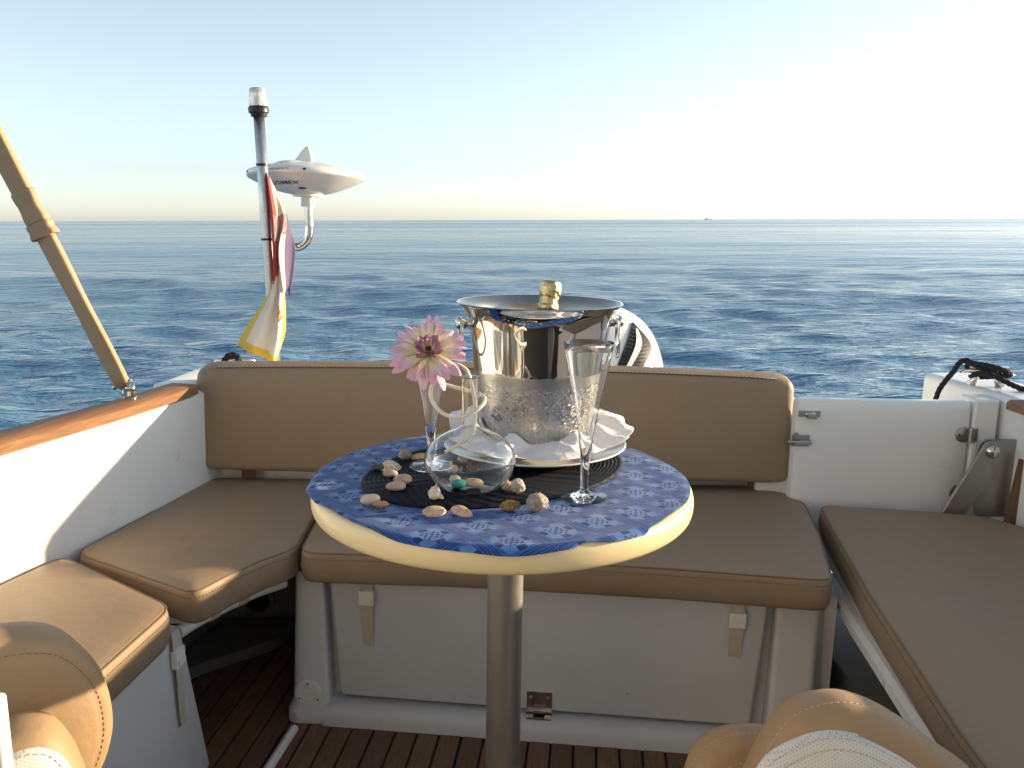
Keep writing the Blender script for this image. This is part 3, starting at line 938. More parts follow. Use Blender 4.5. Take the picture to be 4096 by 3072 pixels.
# backrest
bf = spline([(-0.765, 2.012, 0), (-0.40, 2.000, 0), (0.0, 1.985, 0), (0.35, 1.975, 0), (0.672, 1.968, 0)], 10)
back = thing('backrest', (-0.05, 2.03, 0.345), 'long tan padded backrest with stitched top edge across the stern', 'backrest')
def backrest():
    prof = []                                    # (depth, z) section, counter-clockwise
    sec = roundpoly([(0.0, 0.364), (0.072, 0.366), (0.078, 0.626), (0.012, 0.618)], [0.02, 0.02, 0.012, 0.02], 5)
    tops = []
    rs = []
    n = len(bf)
    c = (0.04, 0.485)
    ends = [(0.0, 0.55), (0.008, 0.80), (0.022, 0.94), (0.05, 1.0)]
    xs = []
    L = (bf[-1] - bf[0]).length
    def frame(s):
        f = s / L * (n - 1); i = min(n - 2, max(0, int(f))); p = bf[i].lerp(bf[i + 1], f - i); return p
    st = [(s, k) for s, k in ends] + [(L * t, 1.0) for t in np.linspace(0.08, 0.92, 24)] + [(L - s, k) for s, k in ends[::-1]]
    for s, k in st:
        p = frame(s); dz = 0.012 * (1 - ((s / L - 0.5) * 2) ** 2)
        rg = []
        for d, z in sec:
            zz = c[1] + (z - c[1]) * (0.86 + 0.14 * k) ; dd = c[0] + (d - c[0]) * k
            if z > 0.5: zz += dz - (1 - k) * 0.02
            puff = -0.006 * math.sin(max(0, min(1, (z - 0.35) / 0.27)) * math.pi) if d < 0.03 else 0
            rg.append((p.x, p.y + dd + puff * k, zz))
        rs.append(rg)
    g = G(); g.rings(rs); g.obj('pad', 'tan_leather', back, 180)
    e0 = []
    for s, k in st[3:-3]:
        p = frame(s); dz = 0.012 * (1 - ((s / L - 0.5) * 2) ** 2); e0.append((p.x, p.y + 0.0185, 0.6175 + dz))
    G().tube(e0, 0.0016, 6).obj('piping', 'seam', back, 180)
    for off in (0.006, -0.004):
        q = [(x, y + off * 0.9 - 0.001, z + (0.0015 if off > 0 else -0.010)) for x, y, z in e0]
        o = stitches(G(), q, 0.006, 0.004, 0.0008).obj('stitching', 'thread', back, 180); o['kind'] = 'stuff'
    q = [(0.655, 1.985 + 0.002 * i, 0.36 + 0.02 * i) for i in range(12)]
backrest()
for x, y in ((-0.655, 2.02), (0.602, 1.985)):
    g = G(); g.box(x - 0.017, x + 0.017, y + 0.03, y + 0.034, 0.325, 0.36); g.obj('strap', 'brown_strap', back)

# ------------------------------------------------------------------ helm seats
def lobe(name, mat, root, poly, p, yaw, tilt, th, re, sub=None, uvs=False, stitch=None):
    """a padded slab: poly is (along, z); front face towards the camera"""
    t = Vector((math.cos(yaw), math.sin(yaw), 0)); n = Vector((math.sin(yaw), -math.cos(yaw), 0))
    up = Vector((0, 0, 1))
    M = Matrix(((t.x, 0, n.x, p[0]), (t.y, 0, n.y, p[1]), (0, 1, 0, 0), (0, 0, 0, 1)))
    if tilt: M = Matrix.Translation((p[0], p[1], 0.4)) @ Matrix.Rotation(tilt, 4, t) @ Matrix.Translation((-p[0], -p[1], -0.4)) @ M
    g, ring = cushion_mesh(poly, -th, 0.0, re, 0.006, 0.002, M, rb=re * 0.8, ins=0.4, wr=0.0005, step=0.01)
    o = g.obj(name, mat, root, 180)
    if uvs:
        Mi = M.inverted(); uv = o.data.uv_layers.new(name='flat')
        for lp in o.data.loops:
            q = Mi @ o.data.vertices[lp.vertex_index].co
            uv.data[lp.index].uv = (q.x, q.y)
    if stitch:
        for d, z, mt, r in stitch:
            s = stitches(G(), ring(d, z), 0.0042, 0.0026, r, True).obj('stitching', mt, root, 180); s['kind'] = 'stuff'
    return o
# left seat: big tan shell turned to the right, small pad with white insert in front
hl = thing('helm_seat', (-0.52, 0.80, -0.06), 'sunlit tan helm seat with white perforated pad at lower left corner', 'seat', 'helm seats')
big = sp2([(0.010, 0.3430), (0.026, 0.3780), (0.034, 0.4150), (0.030, 0.4610), (0.012, 0.5000), (-0.013, 0.5280), (-0.050, 0.5420), (-0.10, 0.5440), (-0.18, 0.5230), (-0.21, 0.4180), (-0.20, 0.2280), (-0.12, 0.1380), (-0.04, 0.1780), (-0.01, 0.2780)], 4, True)
lobe('shell', 'tan_leather_warm', hl, big, (-0.47, 0.85), 0.7, 0, 0.07, 0.016, stitch=[(0.002, -0.011, 'thread', 0.0005), (0.013, 0.0, 'seam', 0.00035)])
sm = sp2([(0.066, 0.3800), (0.060, 0.4280), (0.050, 0.4600), (0.036, 0.4820), (0.016, 0.4900), (-0.01, 0.4850), (-0.05, 0.4600), (-0.07, 0.3600), (-0.06, 0.2000), (0.0, 0.1400), (0.06, 0.2000), (0.07, 0.3100)], 4, True)
lobe('bolster', 'tan_leather_warm', hl, sm, (-0.47, 0.72), 0.55, 0, 0.07, 0.02)
wh_ = [( (x - 0.0) * 0.86 + 0.002, (z - 0.32) * 0.88 + 0.330) for x, z in sm]
lobe('insert', 'perforated_white', hl, wh_, (-0.466, 0.712), 0.55, 0, 0.03, 0.012, uvs=True, stitch=[(0.002, -0.004, 'thread', 0.0006)])
g = G(); g.box(-0.50, -0.408, 0.615, 0.63, 0.30, 0.60); g.obj('side_panel', 'white_plastic', hl, bevel=0.004)
g = G(); g.box(-0.66, -0.46, 0.60, 0.90, -0.06, 0.17); g.obj('base', 'gelcoat', hl, bevel=0.02)
# right seat
hr = thing('helm_seat', (0.36, 0.80, -0.06), 'tan and white perforated helm seat back at lower right', 'seat', 'helm seats')
bigR = sp2([(-0.115, 0.3330), (-0.100, 0.3930), (-0.074, 0.4470), (-0.047, 0.4730), (0.0, 0.4830), (0.049, 0.4670), (0.10, 0.4330), (0.148, 0.3970), (0.185, 0.3330), (0.19, 0.2230), (0.12, 0.1430), (0.0, 0.1230), (-0.09, 0.1530), (-0.12, 0.2430)], 4, True)
lobe('shell', 'tan_leather_warm', hr, bigR, (0.36, 0.80), 0.0, -0.15, 0.075, 0.026, stitch=[(0.001, -0.020, 'thread', 0.0006), (0.030, 0.0015, 'thread', 0.0007)])
whR = sp2([(-0.118, 0.3570), (-0.103, 0.4120), (-0.083, 0.4390), (-0.040, 0.4590), (0.004, 0.4570), (0.054, 0.4330), (0.090, 0.4020), (0.12, 0.3370), (0.12, 0.2370), (0.05, 0.1770), (-0.06, 0.1770), (-0.12, 0.2570)], 4, True)
lobe('insert', 'perforated_white', hr, whR, (0.36, 0.785), 0.0, -0.15, 0.03, 0.014, uvs=True, stitch=[(0.002, -0.004, 'thread', 0.0006), (0.012, 0.0005, 'thread', 0.0006)])
smR = sp2([(-0.158, 0.2580), (-0.147, 0.3270), (-0.133, 0.3630), (-0.102, 0.3830), (-0.069, 0.3870), (-0.030, 0.3830), (0.02, 0.3580), (0.03, 0.2580), (0.0, 0.1680), (-0.08, 0.1480), (-0.14, 0.1780)], 4, True)
lobe('bolster', 'tan_leather_warm', hr, smR, (0.36, 0.90), 0.0, -0.1, 0.06, 0.024, stitch=[(0.001, -0.019, 'thread', 0.0006), (0.026, 0.001, 'thread', 0.0006), (0.032, 0.002, 'seam', 0.0006)])
g = G(); g.box(0.24, 0.50, 0.68, 0.92, -0.06, 0.17); g.obj('base', 'gelcoat', hr, bevel=0.02)

# ------------------------------------------------------------------ table
TC = Vector((-0.014, 1.20, 0.0)); TZ = 0.610; TR = 0.275
tb = thing('pedestal_table', (TC.x, TC.y, -0.06), 'round cream pedestal table with grey metal post', 'table')
def bull(rr, z0, z1, n=8):
    h = (z1 - z0) / 2; out = []
    for k in range(n + 1):
        a = -math.pi / 2 + math.pi * k / n
        out.append((rr - 0.012 + 0.012 * math.cos(a) ** 0.6 if math.cos(a) > 0 else rr - 0.012, (z0 + z1) / 2 + h * math.sin(a)))
    return out
MT = Matrix.Translation((TC.x, TC.y, 0))
g = G(); g.lathe([(0, 0.573), (TR - 0.02, 0.573)] + bull(TR, 0.573, TZ - 0.001) + [(TR - 0.02, TZ - 0.001), (0, TZ - 0.001)], 128, MT)
g.obj('table_top', 'table_plastic', tb, 50)
g = G(); g.lathe([(0, -0.06), (0.0268, -0.06), (0.0268, 0.57), (0, 0.57)], 40, Matrix.Translation((TC.x + 0.006, TC.y, 0)))
g.obj('post', 'aluminium', tb, 50)
g = G(); g.lathe([(0.075, 0.556), (0.075, 0.5722), (0.035, 0.5722)], 32, MT); g.lathe([(0.034, 0.546), (0.075, 0.556)], 32, MT); g.obj('post_socket', 'aluminium', tb, 40)
g = G(); g.lathe([(0.11, -0.0595), (0.11, -0.052), (0.04, -0.04), (0.03, -0.02)], 40, MT); g.obj('base_plate', 'aluminium', tb, 40)

# tablecloth lying over the rounded edge with an uneven hem
def cloth():
    nth, rows = 240, []
    rad = list(np.linspace(0.0, 0.25, 18)) + list(np.linspace(0.254, 0.345, 26))
    V, F, UV = [], [], []
    def hem(t):       # how far the cloth reaches beyond the centre, measured along the cloth
        d = math.degrees(t) % 360
        keys = [(0, .288), (20, .283), (45, .292), (70, .286), (95, .29), (120, .285), (150, .287), (172, .300), (182, .312), (205, .296), (215, .285), (232, .288), (246, .300), (262, .302), (275, .306), (287, .300), (292, .290), (300, .298), (309, .301), (313, .291), (325, .284), (340, .288), (360, .288)]
        for (a, x), (b, y) in zip(keys, keys[1:]):
            if a <= d <= b:
                k = (d - a) / (b - a); k = k * k * (3 - 2 * k); return x + (y - x) * k
    for i, r in enumerate(rad):
        for j in range(nth):
            t = 2 * math.pi * j / nth
            H = 0.266 + (hem(t) - 0.284) * 0.75
            rr = r if r < 0.25 else 0.25 + (r - 0.25) / 0.095 * (H - 0.25)
            flat = TR - 0.010
            if rr < flat:
                R_, z = rr, TZ + 0.0012
            else:
                s = rr - flat; a = min(s / 0.015, 1.35)
                R_ = flat + 0.015 * math.sin(a) + 0.0006; z = TZ + 0.0012 - 0.015 * (1 - math.cos(a))
                ex = max(0, s - 0.015 * 1.35)
                R_ += 0.2 * ex; z -= 0.95 * ex
                wv = math.sin(t * 11 + 1.2 * math.sin(t * 4)) * 0.5 + math.sin(t * 23 + 1) * 0.3
                R_ += max(0, s - 0.004) * 0.16 * (0.8 + wv)
            z += 0.0006 * math.sin(9 * R_ * 9 + 3 * t) * min(1, rr / 0.1) * (1 if rr < flat else 0.3)
            V.append((TC.x + R_ * math.cos(t), TC.y + R_ * math.sin(t), z)); UV.append((rr * math.cos(t), rr * math.sin(t)))
    n = len(rad)
    for i in range(n - 1):
        for j in range(nth):
            k = (j + 1) % nth
            if i == 0: F.append((0 * nth + j, nth + j, nth + k)) if False else F.append((i * nth + j, (i + 1) * nth + j, (i + 1) * nth + k, i * nth + k))
            else: F.append((i * nth + j, (i + 1) * nth + j, (i + 1) * nth + k, i * nth + k))
    me = bpy.data.meshes.new('tablecloth'); me.from_pydata(V, [], F)
    uv = me.uv_layers.new(name='cloth')
    for lp in me.loops: uv.data[lp.index].uv = UV[lp.vertex_index]
    for p_ in me.polygons: p_.use_smooth = True
    me.materials.append(MATS['damask'])
    o = bpy.data.objects.new('tablecloth', me); link(o)
    s = o.modifiers.new('thickness', 'SOLIDIFY'); s.thickness = 0.0009; s.offset = -1
    # uv is written about the table centre, mesh in boat coordinates
    return tag(o, 'blue damask tablecloth with diamond pattern over the round table', 'tablecloth')
cloth()

# placemat: concentric braids
ZM = TZ + 0.0022
g = G(); prof = [(0, 0.0)]
MR = 0.193
k = 0.0
while k < MR - 0.005:
    for q in range(5): prof.append((k + 0.0062 * q / 5, 0.0028 + 0.0018 * abs(math.sin(math.pi * q / 5))))
    k += 0.0062
prof += [(MR, 0.0028), (MR + 0.001, 0.0015), (MR, 0.0)]
g.lathe(prof[1:], 160)
mat_o = g.obj('placemat', 'woven_mat', None, 60, loc=(-0.0215, 1.230, ZM))
mat_o.scale = (0.2146 / MR, 0.1536 / MR, 1); mat_o.rotation_euler = (0, 0, R(39.4))
tag(mat_o, 'oval black woven placemat lying on the blue tablecloth', 'placemat')
ZP = ZM + 0.0046

# plate
PC = (0.034, 1.318, ZP)
g = G(); g.lathe([(0.0, 0.002), (0.085, 0.002), (0.088, 0.0), (0.092, 0.0005), (0.12, 0.008), (0.1445, 0.0165), (0.146, 0.018), (0.1445, 0.0195), (0.12, 0.0115), (0.095, 0.006), (0.0, 0.0055)], 96)
tag(g.obj('plate', 'porcelain', None, 60, loc=PC), 'white porcelain plate under napkin and ice bucket', 'plate')

# napkin crumpled round the bucket
BK = (0.040, 1.352, ZP + 0.0062)
def napkin():
    nth, nr = 260, 26
    V, F = [], []
    # (direction in degrees, reach, lift at the bucket, lift at the rim, width)
    folds = [(-162, .152, .040, .006, 13), (-138, .146, .016, .003, 16), (-112, .162, .024, .004, 14), (-78, .156, .012, .003, 18), (-55, .148, .026, .004, 12), (-30, .158, .014, .008, 15), (-8, .156, .028, .006, 15), (15, .15, .030, .008, 14), (40, .15, .03, .01, 18), (80, .15, .02, .008, 20), (120, .15, .03, .008, 20), (160, .152, .03, .016, 18)]
    for i in range(nr):
        f = i / (nr - 1)
        for j in range(nth):
            d = -180 + 360 * j / nth
            rch = 0.134; l0 = 0.010; l1 = 0.002
            for a, rc, u, v, w in folds:
                dd = (d - a + 180) % 360 - 180
                k = math.exp(-(dd / w) ** 2)
                rch = max(rch, 0.136 + (rc - 0.136) * k); l0 += u * k * 0.9; l1 += v * k
            t = R(d)
            rip = 0.0035 * math.sin(t * 9 + 3 * f + 2 * math.sin(3 * t)) + 0.0015 * math.sin(t * 15 - 4 * f)
            rip += 0.007 * (1 - abs(math.sin(2.7 * t + 0.8 * f + 0.7 * math.sin(2 * t)))) ** 2.5 * math.sin(math.pi * min(1, 0.15 + f)) + 0.006 * (1 - abs(math.sin(4.6 * t - 1.2 * f))) ** 4 + 0.004 * (1 - abs(math.sin(8.3 * t + 2.2 * f + math.sin(3 * t)))) ** 6
            r0 = 0.0915 + 0.09 * 0.1 * min(1, l0 / 0.06)
            rr = r0 + (rch - r0) * f
            # plate surface below
            c = Vector((BK[0] + rr * math.cos(t) - PC[0], BK[1] + rr * math.sin(t) - PC[1]))
            pl = ZP + (0.006 if c.length < 0.095 else 0.006 + (c.length - 0.095) * 0.27)
            lift = l0 * (1 - f) ** 1.6 + l1 * f ** 1.3 + 0.006 * math.sin(f * math.pi) * (1 + math.sin(5 * t + 1))
            z = pl + 0.0016 + max(0.0, lift + rip * (0.35 + 0.65 * math.sin(math.pi * min(1, f * 1.1))))
            V.append((BK[0] + rr * math.cos(t), BK[1] + rr * math.sin(t), z))
    for i in range(nr - 1):
        for j in range(nth):
            k = (j + 1) % nth
            F.append((i * nth + j, (i + 1) * nth + j, (i + 1) * nth + k, i * nth + k))
    me = mesh_from(V, F, 'napkin_cloth', 180)
    o = bpy.data.objects.new('napkin', me); link(o)
    s = o.modifiers.new('thickness', 'SOLIDIFY'); s.thickness = 0.0007; s.offset = 1
    tag(o, 'crumpled white cloth napkin wrapped round the foot of the ice bucket', 'napkin')
napkin()

# ------------------------------------------------------------------ ice bucket
bk = thing('ice_bucket', BK, 'polished steel champagne bucket with ring handles and beads of condensation', 'ice bucket')
bprof = [(0.0, 0.0), (0.084, 0.0), (0.0885, 0.002), (0.0905, 0.006), (0.0915, 0.012), (0.0985, 0.08), (0.1055, 0.14), (0.1115, 0.192), (0.1140, 0.206), (0.1175, 0.215), (0.1240, 0.2225), (0.1305, 0.2275), (0.1318, 0.2295), (0.1305, 0.2308), (0.1285, 0.2300)]
iprof = [(0.1283, 0.2299), (0.122, 0.2240), (0.1165, 0.2160), (0.1132, 0.206), (0.1105, 0.192), (0.104, 0.14), (0.097, 0.08), (0.090, 0.014), (0.086, 0.005), (0.0, 0.004)]
def smooth_prof(pf, n=3):
    return [(max(0, p.x), p.y) for p in spline([(a, b, 0) for a, b in pf], n)]
g = G(); g.lathe(bprof, 128)
g.obj('body', 'bucket_steel', bk, 70, world=False)
g = G(); g.lathe(smooth_prof(iprof, 2), 128); g.obj('inner_wall', 'satin_steel', bk, 70, world=False)
for sx, yaw in ((-1, R(196)), (1, R(6))):
    M = Matrix.Rotation(yaw, 4, 'Z')
    g = G()
    g.tube([(0.108, 0, 0.197), (0.124, 0, 0.199)], [0.009, 0.006], 14, M=M)
    g.ball((0.127, 0, 0.199), 0.0105, 10, M=M)
    h = g.obj('handle_lug', 'steel', bk, 60, world=False)
    g = G(); pts = []
    for k in range(40):
        a = 2 * math.pi * k / 40
        pts.append((0.128 + 0.004 * math.sin(a), 0.027 * math.sin(a), 0.172 + 0.030 * math.cos(a)))
    g.tube(pts, 0.0024, 8, True, M=M)
    g.obj('ring_handle', 'steel', h, 180, world=False)
# condensation
g = G()
for k in range(3600):
    z = 0.012 + 0.108 * random.random() ** 0.62
    a = random.uniform(0, 2 * math.pi)
    if math.sin(a) > 0.35: continue
    if random.random() < 0.35 + 0.35 * math.sin(a * 9 + 2) * math.sin(z * 60 + a * 3): continue
    r = 0.0905 + (z - 0.006) * 0.1125
    s = random.choice((0.0005, 0.0006, 0.0007, 0.0009, 0.0012, 0.0016)) * random.uniform(0.7, 1.25) * (0.75 + 4 * max(0, z - 0.05))
    M = Matrix.Rotation(a, 4, 'Z') @ Matrix.Translation((r - s * 0.25, 0, z)) @ Matrix.Diagonal((0.75, 1, random.uniform(1.0, 1.35), 1))
    g.ball((0, 0, 0), s, 4, M=M)
o = g.obj('condensation', 'clear_droplet', bk, 180, world=False); o['kind'] = 'stuff'

# champagne bottle in the bucket
Mb = Matrix.Translation((0.030, 1.342, ZP + 0.001)) @ Matrix.Rotation(R(6.2), 4, 'Y') @ Matrix.Rotation(R(-9), 4, 'X')
bt = thing('champagne_bottle', (0.030, 1.342, ZP + 0.001), 'champagne bottle neck in gold foil standing in the ice bucket', 'bottle')
bt.rotation_euler = (Mb.to_3x3()).to_euler()
g = G(); g.lathe([(0, 0), (0.034, 0), (0.036, 0.004), (0.036, 0.11), (0.030, 0.14), (0.0175, 0.172), (0.0145, 0.20), (0.0135, 0.232), (0, 0.233)], 40)
g.obj('glass', 'bottle_glass', bt, 60, world=False)
g = G()
prof = [(0.0158, 0.223), (0.0168, 0.2255), (0.0172, 0.231), (0.0155, 0.235), (0.0160, 0.244), (0.0178, 0.250), (0.0182, 0.258), (0.0172, 0.2655), (0.0145, 0.270), (0.009, 0.272), (0, 0.2725)]
g.lathe(smooth_prof(prof, 3), 48)
for i, q in enumerate(g.v):
    d = noise.noise(Vector((q.x * 130, q.y * 130, q.z * 110))) * 0.0011 + noise.noise(Vector((q.x * 300, q.y * 300, q.z * 260))) * 0.0005
    rr_ = math.hypot(q.x, q.y)
    if rr_ > 1e-4: g.v[i] = Vector((q.x * (1 + d / rr_), q.y * (1 + d / rr_), q.z))
g.obj('foil', 'gold_foil', bt, 60, world=False)
g = G(); g.lathe([(0.0158, 0.196), (0.0157, 0.2235), (0.0145, 0.2240)], 40); g.lathe([(0.0172, 0.175), (0.0158, 0.196)], 40)
g.obj('neck_label', 'red_label', bt, 60, world=False)

# ------------------------------------------------------------------ flutes
fl = [(0.0, 0.0), (0.030, 0.0), (0.0319, 0.0008), (0.0317, 0.0020), (0.022, 0.0034), (0.012, 0.0058), (0.0066, 0.0090), (0.0054, 0.014), (0.0053, 0.030), (0.0066, 0.050), (0.0090, 0.076), (0.0126, 0.102), (0.0174, 0.128), (0.0226, 0.154), (0.0277, 0.180), (0.0336, 0.2112)]
def flute(loc, label, sc=1.0):
    pf = smooth_prof(fl, 3); inner = []
    for i in range(len(pf) - 1, -1, -1):
        if pf[i][1] < 0.046: break
        inner.append((max(0.0, pf[i][0] - 0.0006 - 0.004 * max(0, (0.075 - pf[i][1]) / 0.03)), pf[i][1]))
    pf = pf + [(pf[-1][0] - 0.0004, pf[-1][1] + 0.0004)] + [q for q in inner if q[0] > 0.0012] + [(0.0, 0.048)]
    g = G(); g.lathe(pf, 64)
    o = g.obj('champagne_flute', 'glass', None, 180, loc=loc)
    o.scale = (1, 1, sc)
    return tag(o, label, 'flute', 'champagne flutes')
flute((0.0970, 1.106, TZ + 0.0026), 'clear trumpet shaped champagne flute standing alone on the blue cloth')
f2 = flute((-0.1220, 1.228, ZP), 'clear champagne flute behind the pink flower on the placemat')
f2.scale.z = 0.92
f2.rotation_euler = (0, 0, 1)

# ------------------------------------------------------------------ decanter
DC = (-0.0587, 1.125, ZP)
dec = smooth_prof([(0.0, 0.0025), (0.020, 0.0020), (0.034, 0.0), (0.046, 0.006), (0.056, 0.017), (0.0622, 0.033), (0.0622, 0.045), (0.0563, 0.059), (0.0445, 0.071), (0.029, 0.0795), (0.0188, 0.0838), (0.0138, 0.088), (0.0122, 0.094), (0.0118, 0.105), (0.0120, 0.150), (0.0126, 0.1545)], 4)
def shell_prof(pf, th):
    inner = []
    for i, (r_, z) in enumerate(pf):
        a_, b_ = Vector(pf[max(0, i - 1)]), Vector(pf[min(len(pf) - 1, i + 1)]); t = (b_ - a_).normalized()
        inner.append((max(0.0, r_ - t.y * th), z + t.x * th))
    e, f = pf[-1], inner[-1]
    return pf + [((e[0] + f[0]) / 2, max(e[1], f[1]) + th * 0.4)] + inner[::-1]
g = G(); g.lathe(shell_prof(dec, 0.0013), 96)
tag(g.obj('decanter', 'glass', None, 180, loc=DC), 'round clear glass decanter with narrow neck holding little stones', 'decanter')

# ------------------------------------------------------------------ flower
FC = Vector((-0.1135, 1.108, 0.806))
fw = thing('gerbera_flower', FC, 'pink and cream artificial gerbera on a curling white stem', 'flower')
fn = Vector((0.06, -0.72, 0.68)).normalized()
qf = fn.to_track_quat('Z', 'Y').to_matrix().to_4x4()
def petal_mesh(ln, w, curl, cup, mat):
    n, k = 9, 5; V, F = [], []
    for i in range(n):
        t = i / (n - 1)
        ww = w * (0.35 + 0.95 * math.sin(math.pi * min(1, t * 0.62 + 0.12)) ** 1.2) * (1 if t < 0.78 else math.sqrt(max(0.02, 1 - ((t - 0.78) / 0.235) ** 2)))
        for j in range(k):
            s = (j / (k - 1) - 0.5) * 2
            V.append((0.006 + ln * t, s * ww / 2, cup * s * s * ww + curl * t * t * ln + 0.10 * ln * math.sin(t * 2.2)))
    for i in range(n - 1):
        for j in range(k - 1): F.append((i * k + j, (i + 1) * k + j, (i + 1) * k + j + 1, i * k + j + 1))
    me = mesh_from(V, F, mat, 180); return me
layers = [(26, 0.0455, 0.0090, -0.15, 0.0, 'petal_outer', -0.05), (24, 0.043, 0.0086, 0.0, 0.003, 'petal_outer', 0.12), (18, 0.035, 0.0082, 0.05, 0.005, 'petal_outer', 0.28), (26, 0.016, 0.0055, 0.25, 0.006, 'petal_inner', 0.5), (20, 0.011, 0.004, 0.4, 0.0075, 'petal_inner', 0.9)]
for n, ln, w, curl, h, mt, tl in layers:
    variants = [petal_mesh(ln * random.uniform(0.9, 1.06), w * random.uniform(0.85, 1.1), curl + random.uniform(-0.12, 0.1), random.uniform(-0.25, 0.30), mt) for _ in range(5)]
    for i in range(n):
        o = bpy.data.objects.new('petal', random.choice(variants))
        a = 2 * math.pi * (i + random.uniform(-0.25, 0.25)) / n
        Mp = qf @ Matrix.Translation((0, 0, h)) @ Matrix.Rotation(a, 4, 'Z') @ Matrix.Rotation(-tl * 0.7 - random.uniform(-0.22, 0.18), 4, 'Y') @ Matrix.Rotation(random.uniform(-0.5, 0.5), 4, 'X') @ Matrix.Scale(random.uniform(0.92, 1.06), 4)
        C.objects.link(o); o.parent = fw; o.matrix_basis = Mp
g = G(); g.ball((0, 0, 0.006), 0.0075, 10, (1, 1, 0.6), qf); g.obj('disc', 'flower_disc', fw, 180, world=False)
g = G(); g.lathe([(0.003, -0.014), (0.0065, -0.008), (0.011, -0.002), (0.012, 0.002)], 20, qf); g.obj('calyx', 'stem_coating', fw, 180, world=False)
nx, ny = DC[0], DC[1]
stem_pts = [FC - fn * 0.010, (-0.1066, 1.1250, 0.7795), (-0.1066, 1.1410, 0.7678), (-0.1007, 1.1470, 0.7590), (-0.0861, 1.1490, 0.7541), (-0.0694, 1.1470, 0.7502), (-0.0518, 1.1410, 0.7472), (-0.0411, 1.1290, 0.7443), (-0.0396, 1.1170, 0.7404), (-0.0465, 1.1070, 0.7335), (-0.0616, 1.1030, 0.7247), (-0.0763, 1.1030, 0.7208), (-0.0919, 1.1050, 0.7247), (-0.1037, 1.1090, 0.7335), (-0.1105, 1.1130, 0.7443), (-0.1115, 1.1170, 0.7551), (-0.1076, 1.1210, 0.7668), (-0.1017, 1.1250, 0.7766), (-0.0900, 1.1250, 0.7864), (-0.0773, 1.1250, 0.7888), (-0.0645, 1.1250, 0.7815), (-0.0587, 1.1250, 0.7668), (-0.0548, 1.1250, 0.7502), (-0.0523, 1.1250, 0.7306), (-0.0523, 1.1250, 0.7110), (-0.0548, 1.1250, 0.6964), (-0.0616, 1.1250, 0.6866), (-0.0694, 1.1260, 0.6807), (-0.0782, 1.1270, 0.6749), (-0.0929, 1.1270, 0.6670)]
g = G(); sp_ = spline(stem_pts, 6); g.tube(sp_, [0.0029 - 0.0004 * (i / len(sp_)) for i in range(len(sp_))], 10)
g.obj('stem', 'stem_coating', fw, 180)

# ------------------------------------------------------------------ shells and stones
def lump(name, mat, x, y, size, sq, label, cat, seed, rough=0.12, freq=60, z=None, yaw=0.0, pits=0.0, sub=3):
    bm = bmesh.new(); bmesh.ops.create_icosphere(bm, subdivisions=sub, radius=1.0)
    off = Vector((seed * 3.1, seed * 1.7, seed))
    for v in bm.verts:
        n = noise.noise(v.co * 1.3 + off) * rough + noise.noise(v.co * 3.2 + off) * rough * 0.5 + noise.noise(v.co * 8 + off) * pits
        if pits:
            c = noise.cell(v.co * 4 + off)
            n -= pits * 0.8 * max(0, c - 0.55)
        v.co = v.co * (1 + n)
        v.co = Vector((v.co.x * sq[0], v.co.y * sq[1], v.co.z * sq[2])) * size
    lo = min(v.co.z for v in bm.verts)
    for v in bm.verts: v.co.z -= lo
    me = bpy.data.meshes.new(name); bm.to_mesh(me); bm.free()
    for p_ in me.polygons: p_.use_smooth = True
    me.materials.append(MATS[mat])
    o = bpy.data.objects.new(name, me)
    o.location = (x, y, z if z is not None else ground(x, y)); o.rotation_euler = (0, 0, yaw)
    link(o)
    return tag(o, label, cat, 'shells and stones on the table')
def ground(x, y):
    dx, dy = x + 0.0215, y - 1.230
    c, s = math.cos(R(39.4)), math.sin(R(39.4))
    return ZP - 0.0006 if math.hypot((dx * c + dy * s) / 0.2146, (dy * c - dx * s) / 0.1536) < 1 else TZ + 0.0014

lump('stone', 'stone_grey', -0.1640, 1.2620, 0.0099, (1, 0.85, 0.85), 'pitted grey brown stone left of the far flute', 'stone', 1, 0.2, pits=0.13, sub=4)
lump('pebble', 'stone_dark', -0.1970, 1.2060, 0.0102, (1.1, 0.7, 0.45), 'dark grey pebble half behind the ribbed limpet shell', 'pebble', 2, 0.1)
lump('pebble', 'pebble_mauve', -0.1750, 1.1730, 0.0086, (1.25, 0.8, 0.62), 'small oval pinkish pebble in front of the limpet shell', 'pebble', 3, 0.08)
lump('pebble', 'pebble_mauve', -0.1520, 1.1390, 0.0118, (1.1, 0.8, 0.62), 'flat mauve grey pebble behind the cowrie shell', 'pebble', 4, 0.06)
lump('pebble', 'pebble_cream', -0.1860, 1.0640, 0.0118, (1.15, 0.72, 0.6), 'smooth cream pebble at the left rim of the placemat', 'pebble', 5, 0.10, yaw=0.35)
lump('pebble', 'pebble_red', -0.1700, 1.0520, 0.0080, (1.3, 0.6, 0.55), 'small reddish wedge pebble beside the smooth cream pebble', 'pebble', 6, 0.3)
lump('stone', 'stone_brown', -0.0030, 1.0490, 0.0106, (1.25, 0.75, 0.62), 'rough golden brown stone left of the big round stone', 'stone', 7, 0.2, pits=0.2, sub=4, yaw=0.25)
lump('stone', 'stone_grey', 0.0320, 1.0480, 0.0131, (1, 0.95, 0.92), 'big round grey pumice stone in front of the flute', 'stone', 8, 0.16, pits=0.17, sub=4)
lump('coral_piece', 'stone_white', 0.0070, 1.1060, 0.0096, (1, 0.9, 0.95), 'knobbly white coral piece right of the decanter', 'coral', 9, 0.35, pits=0.3, sub=4)
lump('pebble', 'pebble_cream', -0.0070, 1.1190, 0.0080, (1.2, 0.9, 0.8), 'small cream pebble half hidden by the decanter right side', 'pebble', 10, 0.08)
